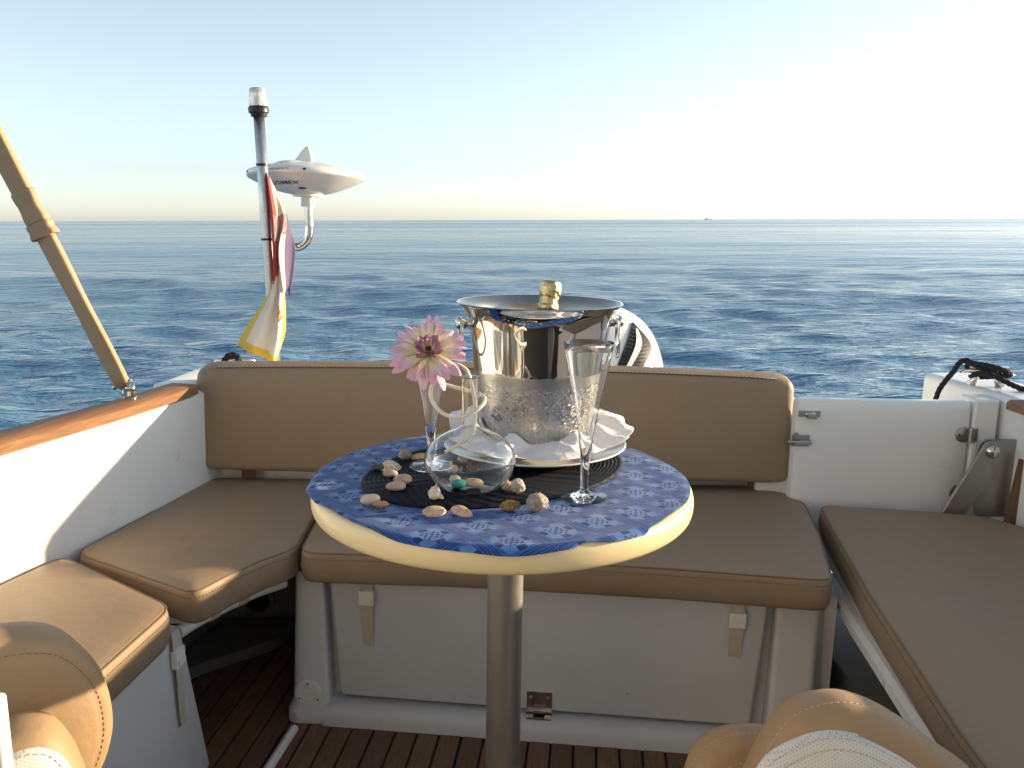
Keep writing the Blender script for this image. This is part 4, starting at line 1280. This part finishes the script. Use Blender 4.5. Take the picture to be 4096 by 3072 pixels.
lump('pebble', 'pebble_mauve', -0.0750, 1.2510, 0.0083, (1.2, 0.9, 0.75), 'brownish pebble seen through the decanter glass', 'pebble', 11, 0.1)
lump('stone', 'stone_brown', -0.0330, 1.2460, 0.0070, (1, 0.9, 0.8), 'dark brown stone behind the decanter near the plate', 'stone', 12, 0.2, pits=0.14, sub=4)
zi = ZP + 0.0048
lump('turquoise_stone', 'turquoise', -0.0728, 1.1080, 0.0085, (1.25, 0.85, 0.75), 'turquoise stone inside the decanter', 'stone', 13, 0.2, z=zi)
lump('pebble', 'shell_white', -0.0788, 1.1230, 0.0085, (1, 0.9, 0.8), 'whitish pebble inside the decanter behind the turquoise stone', 'pebble', 14, 0.15, z=zi)
lump('pebble', 'shell_peach', -0.0528, 1.1150, 0.0100, (1.3, 0.8, 0.6), 'peach coloured pebble inside the decanter beside the turquoise stone', 'pebble', 15, 0.12, z=zi)

# cowrie with an open mouth
g = G(); n = 18; rs = []
for i in range(1, n):
    t = math.pi * i / n; ring = []
    for j in range(24):
        a = 2 * math.pi * j / 24
        rr_ = math.sin(t) ** 0.8 * (1 - 0.15 * math.cos(t))
        y = math.cos(a); z = math.sin(a)
        pinch = 1 - 0.55 * math.exp(-((a - 1.9) / 0.35) ** 2) * math.sin(t)
        ring.append((0.020 * -math.cos(t), 0.0125 * rr_ * y * pinch, 0.0095 * rr_ * z * pinch + 0.0088))
    rs.append(ring)
g.rings(rs)
o = g.obj('cowrie_shell', 'pebble_mauve', None, 180, loc=(-0.1590, 1.1120, ground(-0.1590, 1.1120)))
o.rotation_euler = (0, 0, 0.25); o.scale = (0.68,) * 3; tag(o, 'mauve grey cowrie shell with a dark mouth opening', 'shell', 'shells and stones on the table')

# limpet: a ribbed cone
g = G(); rs = []
for f in np.linspace(0, 1, 14):
    ring = []
    for j in range(96):
        a = 2 * math.pi * j / 96
        rb_ = 1 + (0.045 * math.sin(a * 17) * f + 0.02 * math.sin(a * 5 + 1)) * f
        r_ = f ** 0.9
        ring.append((0.0225 * r_ * math.cos(a) * rb_ - 0.004 * (1 - f), 0.0185 * r_ * math.sin(a) * rb_, 0.020 * (1 - f ** 1.7) + 0.0005))
    rs.append(ring)
g.rings(rs)
o = g.obj('limpet_shell', 'limpet_shell', None, 60, loc=(-0.1800, 1.2120, ground(-0.1800, 1.2120)))
o.rotation_euler = (0.12, -0.1, 0.3); o.scale = (0.72,) * 3; tag(o, 'ribbed pale limpet shell at the left of the placemat', 'shell', 'shells and stones on the table')

# clam valves
def valve(loc, rot, L, W, H, mat, label, name='clam_shell'):
    g = G(); rs = []
    for f in np.linspace(0.02, 1, 12):
        ring = []
        for j in range(40):
            a = 2 * math.pi * j / 40
            e = 1 + 0.12 * math.cos(a)
            ring.append((L * f * math.cos(a) * e + (1 - f) * L * 0.35, W * f * math.sin(a), H * math.sqrt(max(0, 1 - f ** 2.2)) + 0.0008 + 0.0004 * math.sin(f * 40)))
        rs.append(ring)
    g.rings(rs, True, True, False)
    o = g.obj(name, mat, None, 180, loc=loc)
    s = o.modifiers.new('thickness', 'SOLIDIFY'); s.thickness = 0.0009; s.offset = -1
    o.rotation_euler = rot; o.scale = (0.68,) * 3
    tag(o, label, 'shell', 'shells and stones on the table')
valve((-0.1010, 1.0310, TZ + 0.004), (0.35, 0, 0.3), 0.0225, 0.0155, 0.0075, 'shell_peach', 'smooth oval peach clam shell near the front table edge')
valve((-0.0660, 1.0310, TZ + 0.005), (0.5, 0.25, -0.35), 0.022, 0.0115, 0.011, 'shell_pink', 'pink pointed shell fragment right of the oval clam shell', 'shell_fragment')
valve((-0.1440, 1.2660, ZP + 0.001), (0.1, 0, 0.4), 0.021, 0.012, 0.010, 'shell_peach', 'peach shell lying behind the foot of the far flute')
# murex: spired whorls with knobs
g = G()
for k in range(64):
    t = k / 63; a = t * 2 * math.pi * 3.2
    rr_ = 0.0085 * (1 - t) ** 0.9 + 0.0008; x = 0.016 * (t ** 0.8) - 0.008
    g.ball((x, 0.55 * rr_ * math.cos(a), 0.55 * rr_ * math.sin(a) + 0.0095), rr_ * 0.95, 6)
    if k % 3 == 0:
        p_ = Vector((x, 1.0 * rr_ * math.cos(a), 1.0 * rr_ * math.sin(a) + 0.0095)); d_ = Vector((0.2, math.cos(a), math.sin(a)))
        g.tube([p_, p_ + d_ * rr_ * 0.9], [rr_ * 0.38, 0.0004], 6)
g.tube([(-0.008, 0, 0.008), (-0.018, 0.001, 0.006), (-0.024, 0.002, 0.0045)], [0.0075, 0.004, 0.0012], 10)
o = g.obj('murex_shell', 'shell_white', None, 180, loc=(-0.1060, 1.0790, ground(-0.1060, 1.0790)))
o.rotation_euler = (0, 0, 2.7); o.scale = (0.74, 0.8, 0.8); tag(o, 'spiny cream murex shell on the placemat below the decanter', 'shell', 'shells and stones on the table')

# ------------------------------------------------------------------ light mast
mb = Vector((-0.652, 2.35, 0.30)); mtop = Vector((-0.680, 2.35, 1.248))
lm = thing('light_mast', mb, 'galvanised steel stern pole carrying a white navigation light', 'mast')
ax = (mtop - mb).normalized()
at = lambda z: mb + ax * ((z - mb.z) / ax.z)
G().tube([mb, at(0.7), at(1.0), mtop], 0.0145, 20).obj('pole', 'galvanised', lm, 180)
for z in (1.115, 0.918):
    G().tube([at(z - 0.003), at(z + 0.003)], 0.0165, 20).obj('cable_tie', 'black_plastic', lm)
Ml = Matrix.Translation(mtop) @ ax.to_track_quat('Z', 'Y').to_matrix().to_4x4()
G().lathe([(0.0, -0.010), (0.020, -0.010), (0.022, -0.002), (0.026, 0.0), (0.027, 0.010), (0.024, 0.016), (0, 0.016)], 32, Ml).obj('lamp_base', 'black_plastic', lm)
g = G(); rs = []
for r_, z in ((0.0225, 0.016), (0.0235, 0.020), (0.0215, 0.048), (0.0205, 0.058), (0.017, 0.0625), (0.008, 0.064)):
    rs.append([(r_ * (1 + (0.02 if j % 4 < 2 else 0)) * math.cos(2 * math.pi * j / 64), r_ * (1 + (0.02 if j % 4 < 2 else 0)) * math.sin(2 * math.pi * j / 64), z) for j in range(64)])
g.rings(rs, M=Ml); g.obj('lens', 'lens_plastic', lm, 40)
G().lathe([(0.006, 0.017), (0.006, 0.04), (0, 0.042)], 12, Ml).obj('bulb', 'white_plastic', lm)

# ------------------------------------------------------------------ satellite dome
AC = Vector((-0.607, 2.55, 1.096))
an = thing('antenna_dome', (-0.60, 2.55, 0.89), 'white saucer shaped antenna with fin on a bent steel tube', 'antenna')
lean = Matrix.Translation(AC) @ Matrix.Rotation(R(-4), 4, 'X')
g = G(); g.lathe(smooth_prof([(0.166, 0.006), (0.158, 0.011), (0.12, 0.022), (0.08, 0.031), (0.04, 0.036), (0.0, 0.037)], 3), 72, lean); g.obj('upper_shell', 'radome', an, 180)
g = G(); g.lathe([(0.162, -0.010), (0.1665, -0.006), (0.1672, 0.0), (0.1665, 0.005), (0.163, 0.009)], 72, lean); g.obj('rim', 'white_paint', an, 60)
LOW = smooth_prof([(0.0, -0.053), (0.05, -0.051), (0.085, -0.043), (0.115, -0.032), (0.145, -0.019), (0.164, -0.009)], 4)
g = G(); g.lathe(LOW, 72, lean); g.obj('lower_shell', 'radome', an, 180)
# ridge and fin
g = G()
fin = [(-0.052, 0.036), (-0.028, 0.062), (-0.010, 0.082), (0.003, 0.093), (0.012, 0.094), (0.017, 0.084), (0.022, 0.060), (0.026, 0.038)]
g.rings([[(x * 0.94, s, z - 0.010 - 0.002 * (abs(s) > 0.004)) for x, z in fin] for s in (-0.0085, -0.004, 0.004, 0.0085)], M=lean @ Matrix.Rotation(R(-12), 4, 'Z'))
g.obj('fin', 'radome', an, 35, bevel=0.003, seg=3)
g = G(); g.ball((0.012, -0.05, 0.020), 1, 10, (0.052, 0.075, 0.016), lean @ Matrix.Rotation(R(-28), 4, 'Z')); g.obj('ridge', 'radome', an, 180)
sock = Vector((-0.603, 2.55, 1.039))
G().lathe([(0.040, 0.010), (0.044, 0.004), (0.044, -0.001), (0.020, -0.003)], 40, Matrix.Translation(sock)).obj('mount_plate', 'radome', an, 40)
G().lathe([(0.020, 0.0), (0.0205, -0.028), (0.0195, -0.030), (0.012, -0.030)], 32, Matrix.Translation(sock)).obj('socket', 'radome', an, 40)
G().tube(spline([(-0.603, 2.55, 1.03), (-0.602, 2.55, 0.97), (-0.602, 2.55, 0.945), (-0.608, 2.55, 0.915), (-0.626, 2.55, 0.896), (-0.648, 2.545, 0.890), (-0.664, 2.52, 0.889), (-0.669, 2.48, 0.889), (-0.669, 2.42, 0.889), (-0.669, 2.37, 0.889)], 8), 0.0125, 18).obj('tube', 'steel', an, 180)
# lettering wrapped on the shell (a text line bent round the dome)
def wrap_text(txt, size, rad_fn, a_mid, lift, name, shear=0.0):
    cu = bpy.data.curves.new('t', 'FONT'); cu.body = txt; cu.size = size; cu.align_x = 'CENTER'; cu.align_y = 'CENTER'; cu.shear = shear; cu.offset = size * 0.012
    to = bpy.data.objects.new('t', cu); C.objects.link(to)
    bpy.context.view_layer.update()
    me = bpy.data.meshes.new_from_object(to.evaluated_get(bpy.context.evaluated_depsgraph_get()))
    bpy.data.objects.remove(to)
    bm = bmesh.new(); bm.from_mesh(me)
    bmesh.ops.triangulate(bm, faces=bm.faces); bmesh.ops.subdivide_edges(bm, edges=bm.edges, cuts=1)
    V = [v.co.copy() for v in bm.verts]; F = [[q.index for q in f.verts] for f in bm.faces]; bm.free()
    g = G(); g.add([rad_fn(p.x, p.y, a_mid, lift) for p in V], F, lean)
    g.obj(name, 'ink', an, None)
def low_at(s, h, a_mid, lift):
    """s along the rim, h up the lower shell slope (h=0 at radius .118)"""
    r_ = 0.118 + h * 0.93
    z = np.interp(r_, [p[0] for p in LOW], [p[1] for p in LOW])
    a = a_mid + s / 0.118
    return (r_ * math.cos(a) + 0.0, r_ * math.sin(a), z - lift)
def rim_at(s, h, a_mid, lift):
    a = a_mid + s / 0.167
    return ((0.1672 + lift) * math.cos(a), (0.1672 + lift) * math.sin(a), h)
wrap_text('GLOMEX', 0.026, low_at, R(-112), 0.0012, 'lettering', 0.15)
wrap_text('ANALOG AND DIGITAL TV', 0.0075, rim_at, R(-108), 0.0006, 'lettering')
g = G()
el = []
for k in range(24):
    a = 2 * math.pi * k / 24; el.append(low_at(0.058 + 0.015 * math.cos(a), -0.034 + 0.007 * math.sin(a), R(-112), 0.0012))
g.add(el, [tuple(range(24))], lean); g.obj('emblem', 'ink', an, None)
for a in (-78, -150):
    g = G(); g.box(-0.004, 0.004, -0.1685, -0.1665, -0.002, 0.003, lean @ Matrix.Rotation(R(a + 90), 4, 'Z')); g.obj('vent_slot', 'ink', an)

# ------------------------------------------------------------------ flags
def flag_mat(name, build):
    m, nt, p = new_mat(name)
    v = coords(nt, 'UV'); X_, Y_, Z_ = xyz(nt, v)
    nt.links.new(build(nt, X_, Y_), p.inputs['Base Color'])
    p.inputs['Roughness'].default_value = 0.75
    setp(p, Sheen_Weight=0.2)
    wv = noise_tex(nt, v, 160, 2); bump(nt, p, wv.outputs[0], 0.15, 0.001)
def tricol(nt, u, v):        # u along the hoist (0 top), v out along the fly
    red, white, blue = (0.42, 0.035, 0.035), (0.68, 0.58, 0.46), (0.085, 0.060, 0.16)
    c = mix(nt, u.gt(0.36), red, white); c = mix(nt, u.gt(0.70), c, blue)
    crest = (u - 0.46).abs().lt(0.24) * (v - 0.42).abs().lt(0.10)
    chk = (((u * 16).floor() + (v * 20).floor()) * 0.5).fract().gt(0.25)
    cc = mix(nt, chk, (0.42, 0.10, 0.10), (0.22, 0.27, 0.25))
    return mix(nt, crest, c, cc)
flag_mat('tricolour_cloth', tricol)
def burgee(nt, u, v):
    yel, white = (0.72, 0.47, 0.035), (0.72, 0.66, 0.60)
    b = u.lt(0.11).max(u.gt(0.90)).max(v.lt(0.10)).max(v.gt(0.91))
    c = mix(nt, b, white, yel)
    em = ((u - 0.74).abs() * 0.8 + (v - 0.42).abs() * 1.3).lt(0.13)
    st = (((u + v * 1.4) * 14).floor() * 0.5).fract().gt(0.25)
    ce = mix(nt, st, (0.55, 0.10, 0.05), (0.70, 0.42, 0.06))
    c = mix(nt, em, c, ce)
    em2 = ((u - 0.74).abs() + (v - 0.64).abs()).lt(0.14)
    nz = noise_tex(nt, coords(nt, 'UV'), 26, 2)
    ln = (N(nt, nz.outputs[0]) - 0.5).abs().lt(0.025)
    return mix(nt, em2 * ln, c, (0.30, 0.24, 0.22))
flag_mat('burgee_cloth', burgee)
def cloth_sheet(name, cols, mat, label, nu=14, nv=24):
    """cols: list of guide lines (each a list of 3D points top to bottom), lofted left to right"""
    guides = [spline(c, nv // (len(c) - 1)) for c in cols]
    L = min(len(c) for c in guides); guides = [c[:L] for c in guides]
    V, UV, F = [], [], []
    rows = [spline([c[k] for c in guides], nu) for k in range(L)]
    W = len(rows[0])
    for k, row in enumerate(rows):
        for i, p_ in enumerate(row): V.append(p_); UV.append((i / (W - 1), k / (L - 1)))
    for k in range(L - 1):
        for i in range(W - 1): F.append((k * W + i, k * W + i + 1, (k + 1) * W + i + 1, (k + 1) * W + i))
    me = bpy.data.meshes.new(name); me.from_pydata(V, [], F)
    uv = me.uv_layers.new(name='cloth')
    for lp in me.loops: uv.data[lp.index].uv = UV[lp.vertex_index]
    for p_ in me.polygons: p_.use_smooth = True
    me.materials.append(MATS[mat])
    o = bpy.data.objects.new(name, me); link(o)
    s = o.modifiers.new('thickness', 'SOLIDIFY'); s.thickness = 0.0008
    return tag(o, label, 'flag', 'flags on the stern pole')
cloth_sheet('hanging_flag', [
    [(-0.662, 2.345, 1.095), (-0.658, 2.345, 0.98), (-0.654, 2.345, 0.87), (-0.653, 2.345, 0.81)],
    [(-0.655, 2.318, 1.085), (-0.643, 2.308, 0.98), (-0.643, 2.308, 0.87), (-0.650, 2.318, 0.80)],
    [(-0.654, 2.340, 1.080), (-0.632, 2.326, 0.975), (-0.630, 2.322, 0.87), (-0.638, 2.326, 0.79)],
    [(-0.650, 2.348, 1.065), (-0.618, 2.332, 0.985), (-0.628, 2.308, 0.89), (-0.621, 2.312, 0.775)],
    [(-0.647, 2.362, 1.055), (-0.614, 2.352, 0.975), (-0.610, 2.348, 0.88), (-0.620, 2.348, 0.785)],
    [(-0.647, 2.370, 1.045), (-0.612, 2.364, 0.955), (-0.598, 2.360, 0.885), (-0.616, 2.356, 0.760)],
    ], 'tricolour_cloth', 'red white and violet flag hanging limp from the pole')
cloth_sheet('hanging_flag', [
    [(-0.640, 2.338, 0.855), (-0.662, 2.330, 0.780), (-0.715, 2.325, 0.700), (-0.757, 2.325, 0.632)],
    [(-0.637, 2.325, 0.850), (-0.650, 2.308, 0.770), (-0.680, 2.300, 0.690), (-0.715, 2.303, 0.612)],
    [(-0.634, 2.330, 0.840), (-0.640, 2.325, 0.760), (-0.655, 2.322, 0.675), (-0.680, 2.325, 0.594)],
    [(-0.630, 2.322, 0.820), (-0.632, 2.305, 0.740), (-0.640, 2.298, 0.660), (-0.658, 2.303, 0.580)],
    [(-0.626, 2.338, 0.790), (-0.622, 2.330, 0.720), (-0.626, 2.325, 0.660), (-0.652, 2.320, 0.585)],
    ], 'burgee_cloth', 'white pennant with yellow border hanging below the other flag')

# ------------------------------------------------------------------ canopy strut
sb = Vector((-0.828, 1.808, 0.587)); st_ = Vector((-1.057, 1.808, 1.106))
su = thing('canopy_strut', sb, 'slanting canopy strut in a tan canvas sleeve at the left rail', 'strut')
dv = (st_ - sb).normalized(); atS = lambda t: sb + dv * t
side = dv.cross(Vector((0, 1, 0))).normalized()
def sleeve(t0, t1, w0, w1, dp, n=14, fold=0.0):
    rs = []
    for k in range(n + 1):
        f = k / n; c = atS(t0 + (t1 - t0) * f); w = w0 + (w1 - w0) * f + 0.0012 * math.sin(f * 9)
        rg = []
        for j in range(20):
            a = 2 * math.pi * j / 20
            s_ = math.copysign(abs(math.cos(a)) ** 0.4, math.cos(a)); d_ = math.copysign(abs(math.sin(a)) ** 0.4, math.sin(a))
            rg.append(c + side * (s_ * w) + Vector((0, 1, 0)) * (d_ * dp) + Vector((0, 1, 0)) * fold * math.sin(f * 6 + s_ * 2))
        rs.append(rg)
    return G().rings(rs)
sleeve(0.030, 0.40, 0.0160, 0.0180, 0.010, fold=0.001).obj('lower_sleeve', 'canvas', su, 180)
sleeve(0.43, 1.55, 0.0205, 0.0215, 0.012, n=40, fold=0.001).obj('upper_sleeve', 'canvas', su, 180)
sleeve(0.375, 0.405, 0.0275, 0.0245, 0.016).obj('collar', 'canvas', su, 180)
sleeve(0.405, 0.475, 0.0225, 0.0225, 0.0135).obj('wrap', 'canvas', su, 180)
G().tube([atS(0.0), atS(1.6)], 0.008, 12).obj('pole', 'steel', su, 180)
g = G(); g.lathe([(0.016, -0.002), (0.016, 0.004), (0.008, 0.007), (0.006, 0.018), (0.0, 0.019)], 20, Matrix.Translation(sb))
g.obj('deck_mount', 'steel', su)
g = G()
for s_ in (-0.012, 0.012): g.tube([sb + side * s_ + Vector((0, -0.004, 0.0)), sb + side * s_ * 0.9 + Vector((0, -0.004, 0.034))], 0.004, 8)
g.tube([atS(0.034) - side * 0.022, atS(0.034) + side * 0.022], 0.0045, 8); g.ball(tuple(sb + Vector((0, -0.004, 0.024))), 0.008, 8)
g.obj('shackle', 'steel', su, 180)

# ------------------------------------------------------------------ outboard motor
OC = Vector((0.20, 2.70))
ob = thing('outboard_motor', (OC.x, OC.y, -0.5), 'white outboard motor cowl with dark grille vents behind the backrest', 'outboard motor')
def cowl(a, t, off=0.0):
    """a: angle, t: 0 foot .. 1 crown"""
    z = 0.18 + 0.53 * (1 - (1 - t) ** 1.7)
    f = max(0.0, 1 - max(0, (z - 0.30) / 0.412) ** 3.2) ** 0.26
    wx, wy = 0.300 * f + off, 0.34 * f + off
    c, s = math.cos(a), math.sin(a)
    e = 0.72
    return Vector((OC.x + wx * math.copysign(abs(c) ** e, c), OC.y + 0.05 + wy * math.copysign(abs(s) ** e, s) + 0.06 * (z - 0.2), z + off * 0.6))
g = G(); rs = [[cowl(2 * math.pi * j / 72, t) for j in range(72)] for t in list(np.linspace(0, 0.97, 34))]
g.rings(rs); g.obj('cowl', 'white_paint', ob, 180)
def from_xz(x, z, off):
    """point on the camera-side cowl surface with the given x and height"""
    t = 1 - (max(0.0, 1 - (z - 0.18) / 0.53)) ** (1 / 1.7)
    f = max(0.0, 1 - max(0, (z - 0.30) / 0.412) ** 3.2) ** 0.26
    c = max(-0.999, min(0.999, (x - OC.x) / (0.300 * f + 1e-6)))
    a = -math.acos(math.copysign(abs(c) ** (1 / 0.72), c))
    return cowl(a, t, off)
def vent(name, left, right, mat, off, parent, n=14, m=5):
    V, F = [], []
    for i in range(n):
        f = i / (n - 1)
        l = Vector(left[0]).lerp(Vector(left[-1]), f) if len(left) == 2 else spline([(p_[0], p_[1], 0) for p_ in left], 20)[int(f * 20 * (len(left) - 1))].to_2d()
        r = spline([(p_[0], p_[1], 0) for p_ in right], 20)[int(f * 20 * (len(right) - 1))].to_2d()
        for j in range(m):
            q = l.lerp(r, j / (m - 1)); V.append(from_xz(q.x, q.y, off))
    for i in range(n - 1):
        for j in range(m - 1): F.append((i * m + j, i * m + j + 1, (i + 1) * m + j + 1, (i + 1) * m + j))
    return G().add(V, F).obj(name, mat, parent, 180)
lv = [(0.362, 0.676), (0.334, 0.620), (0.304, 0.555)]
rv = [(0.369, 0.676), (0.420, 0.612), (0.388, 0.555)]
v_o = vent('vent_surround', lv, rv, 'black_plastic', 0.003, ob)
vent('vent_blade', [(0.369, 0.660), (0.362, 0.615), (0.330, 0.555)], [(0.376, 0.657), (0.383, 0.615), (0.346, 0.555)], 'white_paint', 0.007, v_o)
def edge_x(pts, z):
    zs = [q[1] for q in pts][::-1]; xs = [q[0] for q in pts][::-1]
    return float(np.interp(z, zs, xs))
for i in range(11):
    z = 0.560 + i * 0.010
    xa = edge_x(lv, z) + 0.003; xb = edge_x(rv, z) - 0.003
    if xb - xa < 0.006: continue
    G().tube([from_xz(xa + (xb - xa) * t_, z, 0.0045) for t_ in np.linspace(0.05, 0.95, 8)], 0.0016, 5).obj('vent_slat', 'black_rubber', v_o, 180)
g = G(); g.box(0.10, 0.30, 2.64, 2.86, -0.55, 0.17); g.obj('midsection', 'white_paint', ob, bevel=0.04, seg=3)

# ------------------------------------------------------------------ cleats and mooring lines
def cleat(M, sc=1.0):
    root = G()
    pts = [(-0.052, 0, 0.026), (-0.035, 0, 0.031), (-0.015, 0, 0.032), (0.015, 0, 0.032), (0.035, 0, 0.031), (0.052, 0, 0.026)]
    root.tube([M @ Vector(q) for q in pts], [0.0035, 0.006, 0.0085, 0.0085, 0.006, 0.0035], 12)
    for s_ in (-0.018, 0.018): root.tube([M @ Vector((s_ * 1.6, 0, 0.0)), M @ Vector((s_ * 1.15, 0, 0.014)), M @ Vector((s_, 0, 0.030))], [0.012, 0.0075, 0.007], 12)
    return root.obj('cleat', 'steel', boat, 180)
def rope(path, r, label):
    P = spline(path, 10); g = G()
    d = 0; fr = None
    for st in range(3):
        q = []; d = 0
        for i, p_ in enumerate(P):
            if i: d += (P[i] - P[i - 1]).length
            t = (P[min(i + 1, len(P) - 1)] - P[max(i - 1, 0)]).normalized()
            n1 = t.cross(Vector((0.3, 0.9, 0.2))).normalized(); n2 = t.cross(n1)
            a = d / (r * 6.0) * 2 * math.pi + st * 2 * math.pi / 3
            q.append(p_ + (n1 * math.cos(a) + n2 * math.sin(a)) * r * 0.5)
        g.tube(q, r * 0.62, 7)
    o = g.obj('mooring_line', 'rope', None, 180)
    return tag(o, label, 'rope', 'mooring lines')
Mr = Matrix.Translation((1.175, 2.075, 0.594)) @ Matrix.Rotation(R(-25), 4, 'Z') @ Matrix.Scale(1.15, 4)
cleat(Mr)
rope([(1.075, 2.14, 0.40), (1.078, 2.13, 0.50), (1.082, 2.12, 0.565), (1.094, 2.11, 0.60), (1.105, 2.10, 0.625), (1.112, 2.09, 0.648), (1.128, 2.085, 0.655), (1.15, 2.06, 0.640), (1.18, 2.05, 0.632), (1.205, 2.06, 0.622), (1.19, 2.10, 0.618), (1.15, 2.11, 0.628), (1.135, 2.09, 0.646), (1.155, 2.05, 0.650), (1.19, 2.03, 0.640), (1.215, 2.05, 0.625), (1.185, 2.10, 0.612), (1.15, 2.10, 0.612), (1.16, 2.05, 0.630), (1.19, 2.02, 0.615), (1.225, 2.01, 0.600), (1.26, 1.99, 0.592)], 0.0064, 'black mooring line wound round the cleat above the transom door')
G().prism([(-0.85, 2.17), (-0.68, 2.17), (-0.68, 2.38), (-0.85, 2.38)], 0.30, 0.566).obj('stern_pad', 'gelcoat', boat, bevel=0.01)
Ml2 = Matrix.Translation((-0.748, 2.27, 0.5665)) @ Matrix.Rotation(R(14), 4, 'Z') @ Matrix.Scale(1.02, 4)
cleat(Ml2)
rope([(-0.775, 2.26, 0.570), (-0.770, 2.25, 0.595), (-0.758, 2.25, 0.611), (-0.742, 2.255, 0.613), (-0.731, 2.25, 0.603), (-0.729, 2.24, 0.588), (-0.734, 2.235, 0.572), (-0.74, 2.22, 0.569), (-0.75, 2.20, 0.569)], 0.0078, 'short black line looped over the cleat beside the pennant')

# ------------------------------------------------------------------ the boat heels a little to the right
PV = Vector((0, 1.2, 0.6))
HM = Matrix.Translation(PV) @ Matrix.Rotation(0.018, 4, 'Y') @ Matrix.Translation(-PV)
for o in list(scene.objects):
    if o.parent is None and o.type in ('MESH', 'EMPTY') and o.name not in ('sea', 'distant_ship'):
        o.matrix_basis = HM @ o.matrix_basis
